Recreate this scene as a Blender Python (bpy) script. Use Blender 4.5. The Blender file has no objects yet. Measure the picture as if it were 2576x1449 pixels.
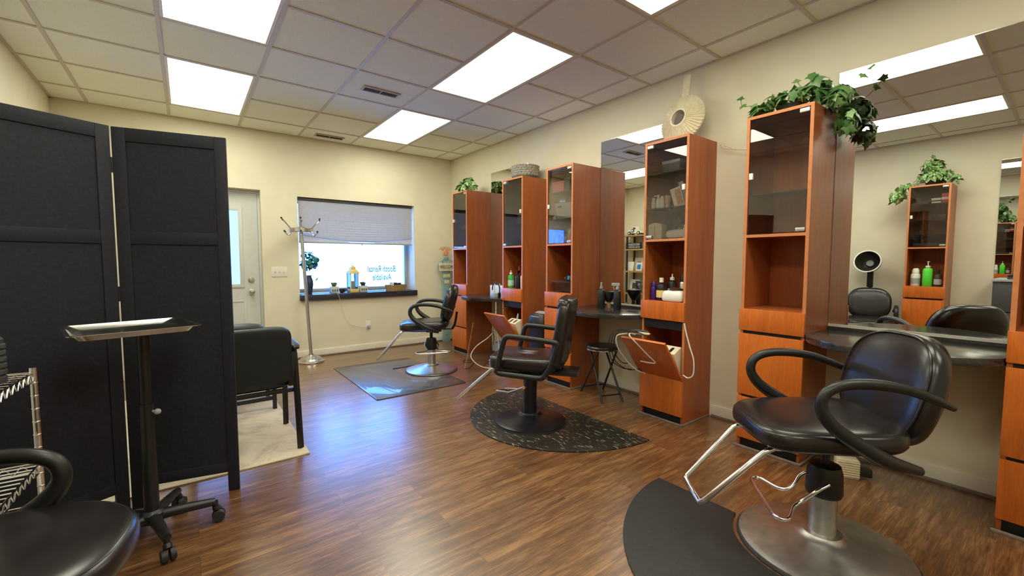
import bpy, bmesh, math, random
from mathutils import Vector, Matrix, noise
random.seed(7)
R = math.radians
sc = bpy.context.scene
COL = sc.collection

# ------------------------------------------------------------------ camera, world, exposure
cam_d = bpy.data.cameras.new('camera')
cam = bpy.data.objects.new('camera', cam_d)
COL.objects.link(cam)
cam_d.sensor_width = 36.0
cam_d.lens = 1078.82 / 2576 * 36
cam_d.clip_start = 0.02
cam.location = (0, 0, 1.21)
cam.rotation_euler = (R(90 - 3.601), 0, R(-37.163))
sc.camera = cam
sc.view_settings.view_transform = 'Standard'
sc.view_settings.look = 'None'
sc.view_settings.gamma = 1.0
sc.view_settings.use_curve_mapping = False
sc.view_settings.exposure = 0.8
sc.cycles.use_denoising = True
sc.cycles.max_bounces = 10
sc.cycles.diffuse_bounces = 5
sc.cycles.glossy_bounces = 6
sc.cycles.transmission_bounces = 8
sc.cycles.transparent_max_bounces = 16
sc.cycles.sample_clamp_indirect = 6.0
sc.cycles.caustics_reflective = False
sc.cycles.caustics_refractive = False

world = bpy.data.worlds.new('sky')
sc.world = world
world.use_nodes = True
wb = world.node_tree.nodes['Background']
wb.inputs[0].default_value = (0.10, 0.31, 1.0, 1)
wb.inputs[1].default_value = 11.5

PANEL_STRENGTH = 7.2
PANEL_COLOR = (0.96, 0.95, 0.76)

# ------------------------------------------------------------------ room numbers
XL, XR, YF, YB, ZC = -0.95, 3.24, 5.79, -2.9, 2.7176
T = 0.6096
GX0, GY0 = 1.7425, 2.2958

# ------------------------------------------------------------------ materials
def new_mat(name):
    m = bpy.data.materials.new(name)
    m.use_nodes = True
    nt = m.node_tree
    return m, nt, nt.nodes['Principled BSDF']

def nd(nt, typ, **kw):
    n = nt.nodes.new(typ)
    for k, v in kw.items():
        setattr(n, k, v)
    return n

def ramp(nt, fac, stops):
    r = nd(nt, 'ShaderNodeValToRGB')
    el = r.color_ramp.elements
    while len(el) < len(stops):
        el.new(0.5)
    for e, (p, c) in zip(el, stops):
        e.position = p
        e.color = (*c, 1)
    nt.links.new(fac, r.inputs[0])
    return r.outputs[0]

def bump(nt, b, height, strength, dist=0.002):
    n = nd(nt, 'ShaderNodeBump')
    n.inputs['Strength'].default_value = strength
    n.inputs['Distance'].default_value = dist
    nt.links.new(height, n.inputs['Height'])
    nt.links.new(n.outputs[0], b.inputs['Normal'])

def coords(nt, kind='Object', scale=(1, 1, 1), rnd=False):
    tc = nd(nt, 'ShaderNodeTexCoord')
    mp = nd(nt, 'ShaderNodeMapping')
    mp.inputs['Scale'].default_value = scale
    out = tc.outputs[kind]
    if rnd:
        oi = nd(nt, 'ShaderNodeObjectInfo')
        mul = nd(nt, 'ShaderNodeMath', operation='MULTIPLY')
        mul.inputs[1].default_value = 13.0
        nt.links.new(oi.outputs['Random'], mul.inputs[0])
        add = nd(nt, 'ShaderNodeVectorMath', operation='ADD')
        nt.links.new(out, add.inputs[0])
        nt.links.new(mul.outputs[0], add.inputs[1])
        out = add.outputs[0]
    nt.links.new(out, mp.inputs['Vector'])
    return mp.outputs[0]

def noise_tex(nt, vec, scale, detail=4, rough=0.5, dist=0.0):
    n = nd(nt, 'ShaderNodeTexNoise')
    n.inputs['Scale'].default_value = scale
    n.inputs['Detail'].default_value = detail
    n.inputs['Roughness'].default_value = rough
    n.inputs['Distortion'].default_value = dist
    nt.links.new(vec, n.inputs['Vector'])
    return n.outputs['Fac']

def plain(name, color, rough=0.5, metal=0.0, spec=0.5, var=0.12, nscale=30, bmp=0.0, trans=0.0, coat=0.0):
    """a plain surface with a little procedural variation in tone"""
    m, nt, b = new_mat(name)
    v = coords(nt)
    f = noise_tex(nt, v, nscale)
    c0 = tuple(x * (1 - var) for x in color)
    c1 = tuple(min(1, x * (1 + var)) for x in color)
    nt.links.new(ramp(nt, f, [(0.3, c0), (0.7, c1)]), b.inputs['Base Color'])
    b.inputs['Roughness'].default_value = rough
    b.inputs['Metallic'].default_value = metal
    b.inputs['Specular IOR Level'].default_value = spec
    b.inputs['Coat Weight'].default_value = coat
    if trans:
        b.inputs['Transmission Weight'].default_value = trans
    if bmp:
        bump(nt, b, noise_tex(nt, v, nscale * 6), bmp)
    return m

def wood(name, dark, light, rough=0.35, scale=(9, 9, 0.9), contrast=(0.3, 0.7), spec=0.5):
    m, nt, b = new_mat(name)
    v = coords(nt, scale=scale, rnd=True)
    f1 = noise_tex(nt, v, 2.2, 6, 0.6, 0.6)
    v2 = coords(nt, scale=tuple(s * 6 for s in scale), rnd=True)
    f2 = noise_tex(nt, v2, 3.0, 4, 0.6)
    mix = nd(nt, 'ShaderNodeMix', data_type='FLOAT')
    mix.inputs[0].default_value = 0.35
    nt.links.new(f1, mix.inputs[2])
    nt.links.new(f2, mix.inputs[3])
    nt.links.new(ramp(nt, mix.outputs[0], [(contrast[0], dark), (contrast[1], light)]), b.inputs['Base Color'])
    b.inputs['Roughness'].default_value = rough
    b.inputs['Specular IOR Level'].default_value = spec
    return m

def glass_mat(name, tint=(1, 1, 1), fac=0.08, rough=0.0):
    """thin sheet: see-through tint plus a Fresnel reflection"""
    m = bpy.data.materials.new(name)
    m.use_nodes = True
    nt = m.node_tree
    nt.nodes.remove(nt.nodes['Principled BSDF'])
    out = nt.nodes['Material Output']
    tr = nd(nt, 'ShaderNodeBsdfTransparent')
    tr.inputs[0].default_value = (*tint, 1)
    gl = nd(nt, 'ShaderNodeBsdfGlossy')
    gl.inputs['Roughness'].default_value = rough
    fr = nd(nt, 'ShaderNodeFresnel')
    fr.inputs[0].default_value = 1.45
    geo = nd(nt, 'ShaderNodeNewGeometry')
    # same reflection from both faces of the sheet
    mx = nd(nt, 'ShaderNodeMath', operation='MULTIPLY_ADD')
    lw = nd(nt, 'ShaderNodeLayerWeight')
    lw.inputs[0].default_value = 0.25
    nt.links.new(lw.outputs['Fresnel'], mx.inputs[0])
    mx.inputs[1].default_value = 0.9
    mx.inputs[2].default_value = fac
    cl = nd(nt, 'ShaderNodeMath', operation='MINIMUM')
    nt.links.new(mx.outputs[0], cl.inputs[0])
    cl.inputs[1].default_value = 1.0
    ms = nd(nt, 'ShaderNodeMixShader')
    nt.links.new(cl.outputs[0], ms.inputs[0])
    nt.links.new(tr.outputs[0], ms.inputs[1])
    nt.links.new(gl.outputs[0], ms.inputs[2])
    nt.links.new(ms.outputs[0], out.inputs[0])
    return m

def emit_mat(name, color, strength):
    m, nt, b = new_mat(name)
    b.inputs['Base Color'].default_value = (0.9, 0.9, 0.88, 1)
    b.inputs['Emission Color'].default_value = (*color, 1)
    b.inputs['Emission Strength'].default_value = strength
    return m

M = {}
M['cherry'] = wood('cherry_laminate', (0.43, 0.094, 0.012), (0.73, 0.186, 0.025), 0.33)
M['cherry_shaded'] = wood('cherry_shaded_laminate', (0.29, 0.072, 0.017), (0.47, 0.130, 0.034), 0.33)  # same cherry laminate, darkened so the carcass carries its shade in the colour
M['edge'] = plain('cherry_edge_band', (0.58, 0.205, 0.075), 0.4, var=0.08)
M['black_gap'] = plain('black_laminate', (0.008, 0.007, 0.008), 0.5)
M['black_top'] = plain('black_counter_laminate', (0.030, 0.028, 0.027), 0.17, spec=0.7, var=0.3, nscale=120)
M['wall'] = plain('cream_wall_paint', (0.76, 0.71, 0.55), 0.75, var=0.03, nscale=6, bmp=0.08)
M['white_trim'] = plain('white_trim_paint', (0.80, 0.76, 0.66), 0.45, var=0.03)
M['door_paint'] = plain('grey_door_paint', (0.62, 0.64, 0.62), 0.45, var=0.03)
M['leather'] = plain('black_vinyl', (0.014, 0.012, 0.013), 0.27, spec=0.55, var=0.3, nscale=8, bmp=0.05)
M['black_plastic'] = plain('black_plastic', (0.012, 0.012, 0.013), 0.4, var=0.2)
M['black_rubber'] = plain('black_rubber', (0.02, 0.02, 0.022), 0.55, var=0.25, nscale=60)
M['mat_gloss'] = plain('glossy_rubber_mat', (0.040, 0.043, 0.052), 0.40, spec=1.0, var=0.2, nscale=60, coat=0.7)
M['black_metal'] = plain('black_enamel', (0.011, 0.011, 0.014), 0.33, var=0.2)
M['navy_black'] = plain('blue_black_column', (0.008, 0.009, 0.022), 0.35, var=0.2)
M['screen'] = plain('dark_painted_wood', (0.017, 0.018, 0.028), 0.62, spec=0.3, var=0.25, nscale=90)
M['chrome'] = plain('chrome', (0.82, 0.82, 0.84), 0.12, 1.0, var=0.02)
M['brushed'] = plain('brushed_steel', (0.62, 0.61, 0.6), 0.34, 1.0, var=0.08, nscale=50)
M['brushed_dark'] = plain('worn_brushed_steel', (0.46, 0.44, 0.42), 0.42, 1.0, var=0.15, nscale=18)
M['satin'] = plain('satin_nickel', (0.66, 0.64, 0.6), 0.25, 1.0, var=0.03)
M['mirror'] = plain('mirror_silver', (0.86, 0.87, 0.86), 0.0, 1.0, var=0.004)
M['glass'] = glass_mat('clear_glass', (0.95, 0.98, 0.96))
M['smoke'] = glass_mat('smoked_glass', (0.90, 0.875, 0.86), 0.045)
M['door_glass'] = glass_mat('obscured_door_glass', (0.62, 0.62, 0.62), 0.05, 0.1)
M['shelf_glass'] = glass_mat('shelf_glass', (0.80, 0.86, 0.83), 0.10)
M['clear_plastic'] = glass_mat('clear_plastic', (0.90, 0.92, 0.98), 0.02, 0.2)
M['white'] = plain('white_plastic', (0.80, 0.78, 0.72), 0.4, var=0.03)
M['cream'] = plain('cream_plastic', (0.74, 0.66, 0.48), 0.45, var=0.05)
M['paper'] = plain('white_paper', (0.82, 0.76, 0.72), 0.7, var=0.05)
M['grey_plastic'] = plain('grey_plastic', (0.36, 0.38, 0.41), 0.4, var=0.06)
M['dark_grey'] = plain('dark_grey', (0.06, 0.062, 0.066), 0.5, var=0.1)
M['green'] = plain('green_plastic', (0.03, 0.42, 0.10), 0.35, var=0.08)
M['lime'] = plain('lime_plastic', (0.10, 0.72, 0.05), 0.35, var=0.06)
M['red'] = plain('red_plastic', (0.52, 0.02, 0.03), 0.35, var=0.08)
M['pink'] = plain('pink_card', (0.72, 0.17, 0.22), 0.6, var=0.08)
M['blue'] = plain('blue_card', (0.03, 0.22, 0.62), 0.5, var=0.08)
M['hood'] = plain('dark_hood_plastic', (0.035, 0.032, 0.024), 0.3, var=0.15)
M['channel'] = plain('pale_aluminium', (0.72, 0.70, 0.64), 0.3, 0.35, var=0.03)
M['tray_steel'] = plain('tray_steel', (0.50, 0.49, 0.46), 0.2, 1.0, var=0.06, nscale=40)
M['teal'] = plain('teal', (0.05, 0.34, 0.38), 0.5, var=0.1)
M['purple'] = plain('purple_plastic', (0.05, 0.012, 0.16), 0.3, var=0.1)
M['brown'] = plain('brown_plastic', (0.06, 0.025, 0.012), 0.35, var=0.2)
M['yellow'] = plain('yellow_plastic', (0.74, 0.56, 0.20), 0.45, var=0.06)
M['peach'] = plain('peach_plastic', (0.74, 0.32, 0.20), 0.45, var=0.08)
M['mint'] = plain('mint_plastic', (0.42, 0.70, 0.60), 0.45, var=0.06)
M['towel_dark'] = plain('dark_towel', (0.012, 0.013, 0.02), 0.95, var=0.3, nscale=80, bmp=0.6)
M['towel_grey'] = plain('grey_towel', (0.10, 0.10, 0.105), 0.95, var=0.2, nscale=80, bmp=0.6)
M['sign_blue'] = plain('weathered_blue_wood', (0.25, 0.42, 0.44), 0.8, var=0.25, nscale=14)
M['sign_cream'] = plain('weathered_cream_wood', (0.62, 0.60, 0.44), 0.8, var=0.18, nscale=20)
M['straw'] = plain('straw', (0.55, 0.33, 0.17), 0.8, var=0.3, nscale=40)
M['wicker'] = plain('wicker', (0.42, 0.27, 0.12), 0.7, var=0.4, nscale=60, bmp=0.5)
M['pot'] = plain('painted_pot', (0.55, 0.58, 0.56), 0.6, var=0.15)
M['stone_weave'] = plain('grey_woven_band', (0.33, 0.31, 0.26), 0.7, var=0.3, nscale=40)
M['sunburst'] = plain('whitewashed_wood', (0.80, 0.73, 0.56), 0.55, var=0.10, nscale=40)
M['shelf_oak'] = wood('oak_shelf', (0.34, 0.20, 0.07), (0.50, 0.31, 0.12), 0.5, scale=(9, 0.9, 9))
M['molding'] = plain('grey_brown_molding', (0.20, 0.155, 0.125), 0.5, var=0.15)
M['stem'] = plain('plant_stem', (0.10, 0.12, 0.03), 0.7, var=0.2)
M['vase'] = plain('dark_blue_vase', (0.03, 0.035, 0.07), 0.3, var=0.2)
M['sill'] = plain('dark_sill_paint', (0.028, 0.030, 0.045), 0.35, var=0.15)
M['alu'] = plain('aluminium_frame', (0.50, 0.53, 0.58), 0.4, 0.6, var=0.05)
M['tbar'] = plain('ceiling_grid_paint', (0.60, 0.55, 0.47), 0.5, var=0.04)
M['vent'] = plain('vent_paint', (0.50, 0.45, 0.38), 0.5, var=0.06)
M['vent_dark'] = plain('vent_slot', (0.10, 0.07, 0.05), 0.6, var=0.2)
M['decal'] = plain('teal_vinyl_lettering', (0.12, 0.40, 0.45), 0.5, var=0.05)
M['ink'] = plain('black_ink', (0.02, 0.02, 0.02), 0.6, var=0.05)
M['chalk'] = plain('white_lettering', (0.75, 0.74, 0.68), 0.7, var=0.05)
M['cable_white'] = plain('white_cable', (0.72, 0.68, 0.62), 0.45, var=0.04)
M['panel_light'] = emit_mat('fluorescent_diffuser', PANEL_COLOR, PANEL_STRENGTH)

def mat_blind():
    m, nt, b = new_mat('cellular_shade_fabric')
    v = coords(nt)
    f = noise_tex(nt, v, 60)
    nt.links.new(ramp(nt, f, [(0.3, (0.50, 0.48, 0.47)), (0.7, (0.60, 0.58, 0.56))]), b.inputs['Base Color'])
    b.inputs['Roughness'].default_value = 0.85
    tl = nd(nt, 'ShaderNodeBsdfTranslucent')
    tl.inputs[0].default_value = (0.5, 0.47, 0.42, 1)
    ms = nd(nt, 'ShaderNodeMixShader')
    ms.inputs[0].default_value = 0.07
    out = nt.nodes['Material Output']
    nt.links.new(b.outputs[0], ms.inputs[1])
    nt.links.new(tl.outputs[0], ms.inputs[2])
    nt.links.new(ms.outputs[0], out.inputs[0])
    return m
M['blind'] = mat_blind()

def mat_floor():
    m, nt, b = new_mat('vinyl_plank_floor')
    tc = nd(nt, 'ShaderNodeTexCoord')
    br = nd(nt, 'ShaderNodeTexBrick')
    br.offset = 0.37
    br.inputs['Color1'].default_value = (0.0, 0.0, 0.0, 1)
    br.inputs['Color2'].default_value = (1, 1, 1, 1)
    br.inputs['Mortar'].default_value = (0.5, 0.5, 0.5, 1)
    br.inputs['Scale'].default_value = 1.0
    br.inputs['Mortar Size'].default_value = 0.0012
    br.inputs['Bias'].default_value = 0.0
    br.inputs['Brick Width'].default_value = 0.92
    br.inputs['Row Height'].default_value = 0.152
    nt.links.new(tc.outputs['Object'], br.inputs['Vector'])
    # per plank offset for the grain
    add = nd(nt, 'ShaderNodeVectorMath', operation='MULTIPLY_ADD')
    nt.links.new(br.outputs['Color'], add.inputs[0])
    add.inputs[1].default_value = (7, 5, 3)
    nt.links.new(tc.outputs['Object'], add.inputs[2])
    mp = nd(nt, 'ShaderNodeMapping')
    mp.inputs['Scale'].default_value = (1.6, 16, 1)
    nt.links.new(add.outputs[0], mp.inputs['Vector'])
    f1 = noise_tex(nt, mp.outputs[0], 2.0, 8, 0.62, 0.5)
    mp2 = nd(nt, 'ShaderNodeMapping')
    mp2.inputs['Scale'].default_value = (6, 90, 1)
    nt.links.new(add.outputs[0], mp2.inputs['Vector'])
    f2 = noise_tex(nt, mp2.outputs[0], 2.0, 5, 0.6)
    mx = nd(nt, 'ShaderNodeMix', data_type='FLOAT')
    mx.inputs[0].default_value = 0.4
    nt.links.new(f1, mx.inputs[2])
    nt.links.new(f2, mx.inputs[3])
    mx2 = nd(nt, 'ShaderNodeMix', data_type='FLOAT')
    mx2.inputs[0].default_value = 0.05
    nt.links.new(mx.outputs[0], mx2.inputs[2])
    nt.links.new(br.outputs['Color'], mx2.inputs[3])
    c = ramp(nt, mx2.outputs[0], [(0.33, (0.046, 0.018, 0.007)), (0.50, (0.155, 0.068, 0.025)), (0.67, (0.38, 0.195, 0.080))])
    dk = nd(nt, 'ShaderNodeMix', data_type='RGBA')
    dk.blend_type = 'MULTIPLY'
    nt.links.new(br.outputs['Fac'], dk.inputs[0])
    nt.links.new(c, dk.inputs[6])
    dk.inputs[7].default_value = (0.75, 0.7, 0.66, 1)
    nt.links.new(dk.outputs[2], b.inputs['Base Color'])
    b.inputs['Roughness'].default_value = 0.30
    b.inputs['Specular IOR Level'].default_value = 0.8
    b.inputs['Coat Weight'].default_value = 0.6
    b.inputs['Coat Roughness'].default_value = 0.27
    bump(nt, b, f2, 0.12, 0.001)
    return m
M['floor'] = mat_floor()

def mat_ceiling():
    m, nt, b = new_mat('mineral_fibre_tiles')
    tc = nd(nt, 'ShaderNodeTexCoord')
    # tone of each tile
    sh = nd(nt, 'ShaderNodeVectorMath', operation='SUBTRACT')
    nt.links.new(tc.outputs['Object'], sh.inputs[0])
    sh.inputs[1].default_value = (GX0, GY0, 0)
    dv = nd(nt, 'ShaderNodeVectorMath', operation='SCALE')
    dv.inputs['Scale'].default_value = 1 / T
    nt.links.new(sh.outputs[0], dv.inputs[0])
    fl = nd(nt, 'ShaderNodeVectorMath', operation='FLOOR')
    nt.links.new(dv.outputs[0], fl.inputs[0])
    wn = nd(nt, 'ShaderNodeTexWhiteNoise')
    nt.links.new(fl.outputs[0], wn.inputs['Vector'])
    base = ramp(nt, wn.outputs['Value'], [(0.0, (0.86, 0.89, 0.77)), (1.0, (0.91, 0.94, 0.82))])
    vo = nd(nt, 'ShaderNodeTexVoronoi')
    vo.inputs['Scale'].default_value = 95
    nt.links.new(tc.outputs['Object'], vo.inputs['Vector'])
    big = noise_tex(nt, tc.outputs['Object'], 14, 3)
    th = nd(nt, 'ShaderNodeMath', operation='LESS_THAN')
    ml = nd(nt, 'ShaderNodeMath', operation='MULTIPLY')
    nt.links.new(big, ml.inputs[0])
    ml.inputs[1].default_value = 0.36
    nt.links.new(vo.outputs['Distance'], th.inputs[0])
    nt.links.new(ml.outputs[0], th.inputs[1])
    mx = nd(nt, 'ShaderNodeMix', data_type='RGBA')
    ms = nd(nt, 'ShaderNodeMath', operation='MULTIPLY')
    nt.links.new(th.outputs[0], ms.inputs[0])
    ms.inputs[1].default_value = 0.38
    nt.links.new(ms.outputs[0], mx.inputs[0])
    nt.links.new(base, mx.inputs[6])
    mx.inputs[7].default_value = (0.38, 0.33, 0.28, 1)
    nt.links.new(mx.outputs[2], b.inputs['Base Color'])
    b.inputs['Roughness'].default_value = 0.9
    f = noise_tex(nt, tc.outputs['Object'], 160, 4)
    bump(nt, b, f, 0.35, 0.004)
    return m
M['ceiling'] = mat_ceiling()

def mat_marble_mat():
    m, nt, b = new_mat('speckled_rubber_mat')
    tc = nd(nt, 'ShaderNodeTexCoord')
    mp = nd(nt, 'ShaderNodeMapping')
    mp.inputs['Rotation'].default_value = (0, 0, R(8))
    mp.inputs['Scale'].default_value = (95, 15, 1)
    nt.links.new(tc.outputs['Object'], mp.inputs['Vector'])
    f = noise_tex(nt, mp.outputs[0], 1.0, 2, 0.5)
    c = ramp(nt, f, [(0.0, (0.018, 0.018, 0.016)), (0.615, (0.022, 0.021, 0.018)), (0.67, (0.36, 0.31, 0.18))])
    nt.links.new(c, b.inputs['Base Color'])
    b.inputs['Roughness'].default_value = 0.38
    return m
M['mat_speckle'] = mat_marble_mat()

def mat_rug():
    m, nt, b = new_mat('faded_beige_rug')
    v = coords(nt)
    f = noise_tex(nt, v, 3.5, 8, 0.7, 0.8)
    g = noise_tex(nt, v, 120, 3)
    c = ramp(nt, f, [(0.32, (0.36, 0.30, 0.24)), (0.5, (0.58, 0.49, 0.36)), (0.7, (0.66, 0.58, 0.44))])
    nt.links.new(c, b.inputs['Base Color'])
    b.inputs['Roughness'].default_value = 0.95
    bump(nt, b, g, 0.5, 0.004)
    return m
M['rug'] = mat_rug()

def mat_leaf(name, c0, c1, varieg=None):
    m, nt, b = new_mat(name)
    geo = nd(nt, 'ShaderNodeNewGeometry')
    c = ramp(nt, geo.outputs['Random Per Island'], [(0.0, c0), (1.0, c1)])
    if varieg:
        v = coords(nt)
        f = noise_tex(nt, v, 55, 2)
        mk = ramp(nt, f, [(0.50, (0, 0, 0)), (0.58, (1, 1, 1))])
        mx = nd(nt, 'ShaderNodeMix', data_type='RGBA')
        nt.links.new(mk, mx.inputs[0])
        nt.links.new(c, mx.inputs[6])
        mx.inputs[7].default_value = (*varieg, 1)
        c = mx.outputs[2]
    nt.links.new(c, b.inputs['Base Color'])
    b.inputs['Roughness'].default_value = 0.42
    return m
M['ivy'] = mat_leaf('ivy_leaf', (0.035, 0.125, 0.028), (0.20, 0.37, 0.13))
M['pothos'] = mat_leaf('variegated_leaf', (0.05, 0.17, 0.03), (0.20, 0.40, 0.10), (0.50, 0.60, 0.32))
M['euc'] = mat_leaf('blue_green_leaf', (0.02, 0.14, 0.13), (0.05, 0.26, 0.23))

# ------------------------------------------------------------------ mesh helpers
def catmull(pts, n=6, closed=False):
    pts = [Vector(p) for p in pts]
    if len(pts) < 3:
        return pts
    out = []
    L = len(pts)
    rng = range(L) if closed else range(L - 1)
    for i in rng:
        if closed:
            p0, p1, p2, p3 = pts[(i - 1) % L], pts[i], pts[(i + 1) % L], pts[(i + 2) % L]
        else:
            p1, p2 = pts[i], pts[i + 1]
            p0 = pts[i - 1] if i > 0 else p1 + (p1 - p2)
            p3 = pts[i + 2] if i + 2 < L else p2 + (p2 - p1)
        for k in range(n):
            t = k / n
            out.append(0.5 * ((2 * p1) + (p2 - p0) * t + (2 * p0 - 5 * p1 + 4 * p2 - p3) * t * t + (3 * p1 - p0 - 3 * p2 + p3) * t ** 3))
    if not closed:
        out.append(pts[-1])
    return out

class MB:
    def __init__(self):
        self.bm = bmesh.new()

    def _face(self, vs):
        try:
            return self.bm.faces.new(vs)
        except ValueError:
            return None

    def box(self, x0, x1, y0, y1, z0, z1, mx=None):
        c = [(x, y, z) for z in (z0, z1) for y in (y0, y1) for x in (x0, x1)]
        v = [self.bm.verts.new((mx @ Vector(p)) if mx else p) for p in c]
        for f in ((0, 2, 3, 1), (4, 5, 7, 6), (0, 1, 5, 4), (2, 6, 7, 3), (0, 4, 6, 2), (1, 3, 7, 5)):
            self._face([v[i] for i in f])
        return self

    def tube(self, pts, r, n=10, closed=False, smooth=0, flat=1.0, caps=True):
        """sweep a round (or flattened) section; r a number or one per input point"""
        P = [Vector(p) for p in pts]
        rad = list(r) if isinstance(r, (list, tuple)) else [r] * len(P)
        if smooth:
            rv = catmull([(q, 0, 0) for q in rad], smooth, closed)
            P = catmull(P, smooth, closed)
            rad = [max(1e-4, q.x) for q in rv]
        N = len(P)
        tang = []
        for i in range(N):
            a = P[(i - 1) % N] if (closed or i > 0) else P[i]
            b = P[(i + 1) % N] if (closed or i < N - 1) else P[i]
            t = b - a
            tang.append(t.normalized() if t.length > 1e-9 else Vector((0, 0, 1)))
        up = Vector((0, 0, 1)) if abs(tang[0].z) < 0.9 else Vector((1, 0, 0))
        nrm = (up - tang[0] * up.dot(tang[0])).normalized()
        rings = []
        for i in range(N):
            nrm = nrm - tang[i] * nrm.dot(tang[i])
            nrm = nrm.normalized() if nrm.length > 1e-6 else Vector((1, 0, 0))
            bn = tang[i].cross(nrm)
            rings.append([self.bm.verts.new(P[i] + rad[i] * (math.cos(2 * math.pi * k / n) * nrm + flat * math.sin(2 * math.pi * k / n) * bn)) for k in range(n)])
        for i in range(N if closed else N - 1):
            a, b = rings[i], rings[(i + 1) % N]
            for k in range(n):
                self._face([a[k], a[(k + 1) % n], b[(k + 1) % n], b[k]])
        if not closed and caps:
            self._face(list(reversed(rings[0])))
            self._face(rings[-1])
        return self

    def cyl(self, p0, p1, r0, r1=None, n=20):
        return self.tube([p0, p1], [r0, r0 if r1 is None else r1], n)

    def lathe(self, prof, n=28, c=(0, 0, 0), mx=None):
        c = Vector(c)
        rings = []
        for (r, z) in prof:
            if r < 1e-6:
                p = c + Vector((0, 0, z))
                rings.append([self.bm.verts.new(mx @ p if mx else p)])
            else:
                ring = []
                for k in range(n):
                    a = 2 * math.pi * k / n
                    p = c + Vector((r * math.cos(a), r * math.sin(a), z))
                    ring.append(self.bm.verts.new(mx @ p if mx else p))
                rings.append(ring)
        for a, b in zip(rings, rings[1:]):
            for k in range(n):
                k2 = (k + 1) % n
                if len(a) == 1 and len(b) == 1:
                    continue
                if len(a) == 1:
                    self._face([a[0], b[k2], b[k]])
                elif len(b) == 1:
                    self._face([a[k], a[k2], b[0]])
                else:
                    self._face([a[k], a[k2], b[k2], b[k]])
        if prof[0] != prof[-1]:
            if len(rings[0]) > 1:
                self._face(list(reversed(rings[0])))
            if len(rings[-1]) > 1:
                self._face(rings[-1])
        return self

    def prism(self, poly, z0, z1, mx=None):
        lo = [self.bm.verts.new(mx @ Vector((x, y, z0)) if mx else (x, y, z0)) for x, y in poly]
        hi = [self.bm.verts.new(mx @ Vector((x, y, z1)) if mx else (x, y, z1)) for x, y in poly]
        self._face(list(reversed(lo)))
        self._face(hi)
        n = len(poly)
        for i in range(n):
            j = (i + 1) % n
            self._face([lo[i], lo[j], hi[j], hi[i]])
        return self

    def superq(self, c, s, e1=0.4, e2=0.4, nu=28, nv=16, mx=None, fn=None):
        """rounded cushion; e1 = roundness along z, e2 = roundness of the plan"""
        def sp(v, e):
            return math.copysign(abs(v) ** e, v)
        rings = []
        for j in range(nv + 1):
            ph = -math.pi / 2 + math.pi * j / nv
            cz, sz = sp(math.cos(ph), e1), sp(math.sin(ph), e1)
            if j in (0, nv):
                ps = [Vector((0, 0, s[2] * sz))]
            else:
                ps = []
                for k in range(nu):
                    a = 2 * math.pi * k / nu
                    ps.append(Vector((s[0] * cz * sp(math.cos(a), e2), s[1] * cz * sp(math.sin(a), e2), s[2] * sz)))
            ring = []
            for p in ps:
                if fn:
                    p = fn(p)
                p = p + Vector(c)
                ring.append(self.bm.verts.new(mx @ p if mx else p))
            rings.append(ring)
        for a, b in zip(rings, rings[1:]):
            for k in range(nu):
                k2 = (k + 1) % nu
                if len(a) == 1:
                    self._face([a[0], b[k2], b[k]])
                elif len(b) == 1:
                    self._face([a[k], a[k2], b[0]])
                else:
                    self._face([a[k], a[k2], b[k2], b[k]])
        return self

    def grid(self, nu, nv, fn, closed_u=False):
        g = [[self.bm.verts.new(fn(i / (nu if closed_u else nu - 1), j / (nv - 1))) for i in range(nu)] for j in range(nv)]
        for j in range(nv - 1):
            for i in range(nu if closed_u else nu - 1):
                i2 = (i + 1) % nu
                self._face([g[j][i], g[j][i2], g[j + 1][i2], g[j + 1][i]])
        return self

    def build(self, name, mat, parent=None, bevel=0.0, seg=2, loc=None, rot=None, angle=38, recalc=True):
        bm = self.bm
        if recalc:
            bmesh.ops.recalc_face_normals(bm, faces=bm.faces)
        if bevel:
            es = [e for e in bm.edges if len(e.link_faces) == 2 and e.calc_face_angle(0) > R(angle)]
            bmesh.ops.bevel(bm, geom=es, offset=bevel, segments=seg, profile=0.6, affect='EDGES', clamp_overlap=True)
        for f in bm.faces:
            f.smooth = True
        for e in bm.edges:
            if len(e.link_faces) == 2 and e.calc_face_angle(0) > R(angle):
                e.smooth = False
        me = bpy.data.meshes.new(name)
        bm.to_mesh(me)
        bm.free()
        me.materials.append(mat)
        o = bpy.data.objects.new(name, me)
        COL.objects.link(o)
        if parent:
            o.parent = parent
        if loc:
            o.location = loc
        if rot:
            o.rotation_euler = rot
        return o

def thing(name, label, cat, loc=(0, 0, 0), rz=0.0, group=None):
    o = bpy.data.objects.new(name, None)
    COL.objects.link(o)
    o.empty_display_size = 0.05
    o.location = loc
    o.rotation_euler = (0, 0, rz)
    o['label'] = label
    o['category'] = cat
    if group:
        o['group'] = group
    return o

def tag(o, label, cat, group=None):
    o['label'] = label
    o['category'] = cat
    if group:
        o['group'] = group
    return o

def struct(o):
    o['kind'] = 'structure'
    return o

def dup(root, loc, rz=None, label=None):
    r = root.copy()
    COL.objects.link(r)
    r.location = loc
    if rz is not None:
        r.rotation_euler = (0, 0, rz)
    if label:
        r['label'] = label
    for ch in list(root.children):
        c = ch.copy()
        COL.objects.link(c)
        c.parent = r
        for g in list(ch.children):
            d = g.copy()
            COL.objects.link(d)
            d.parent = c
    return r

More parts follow.
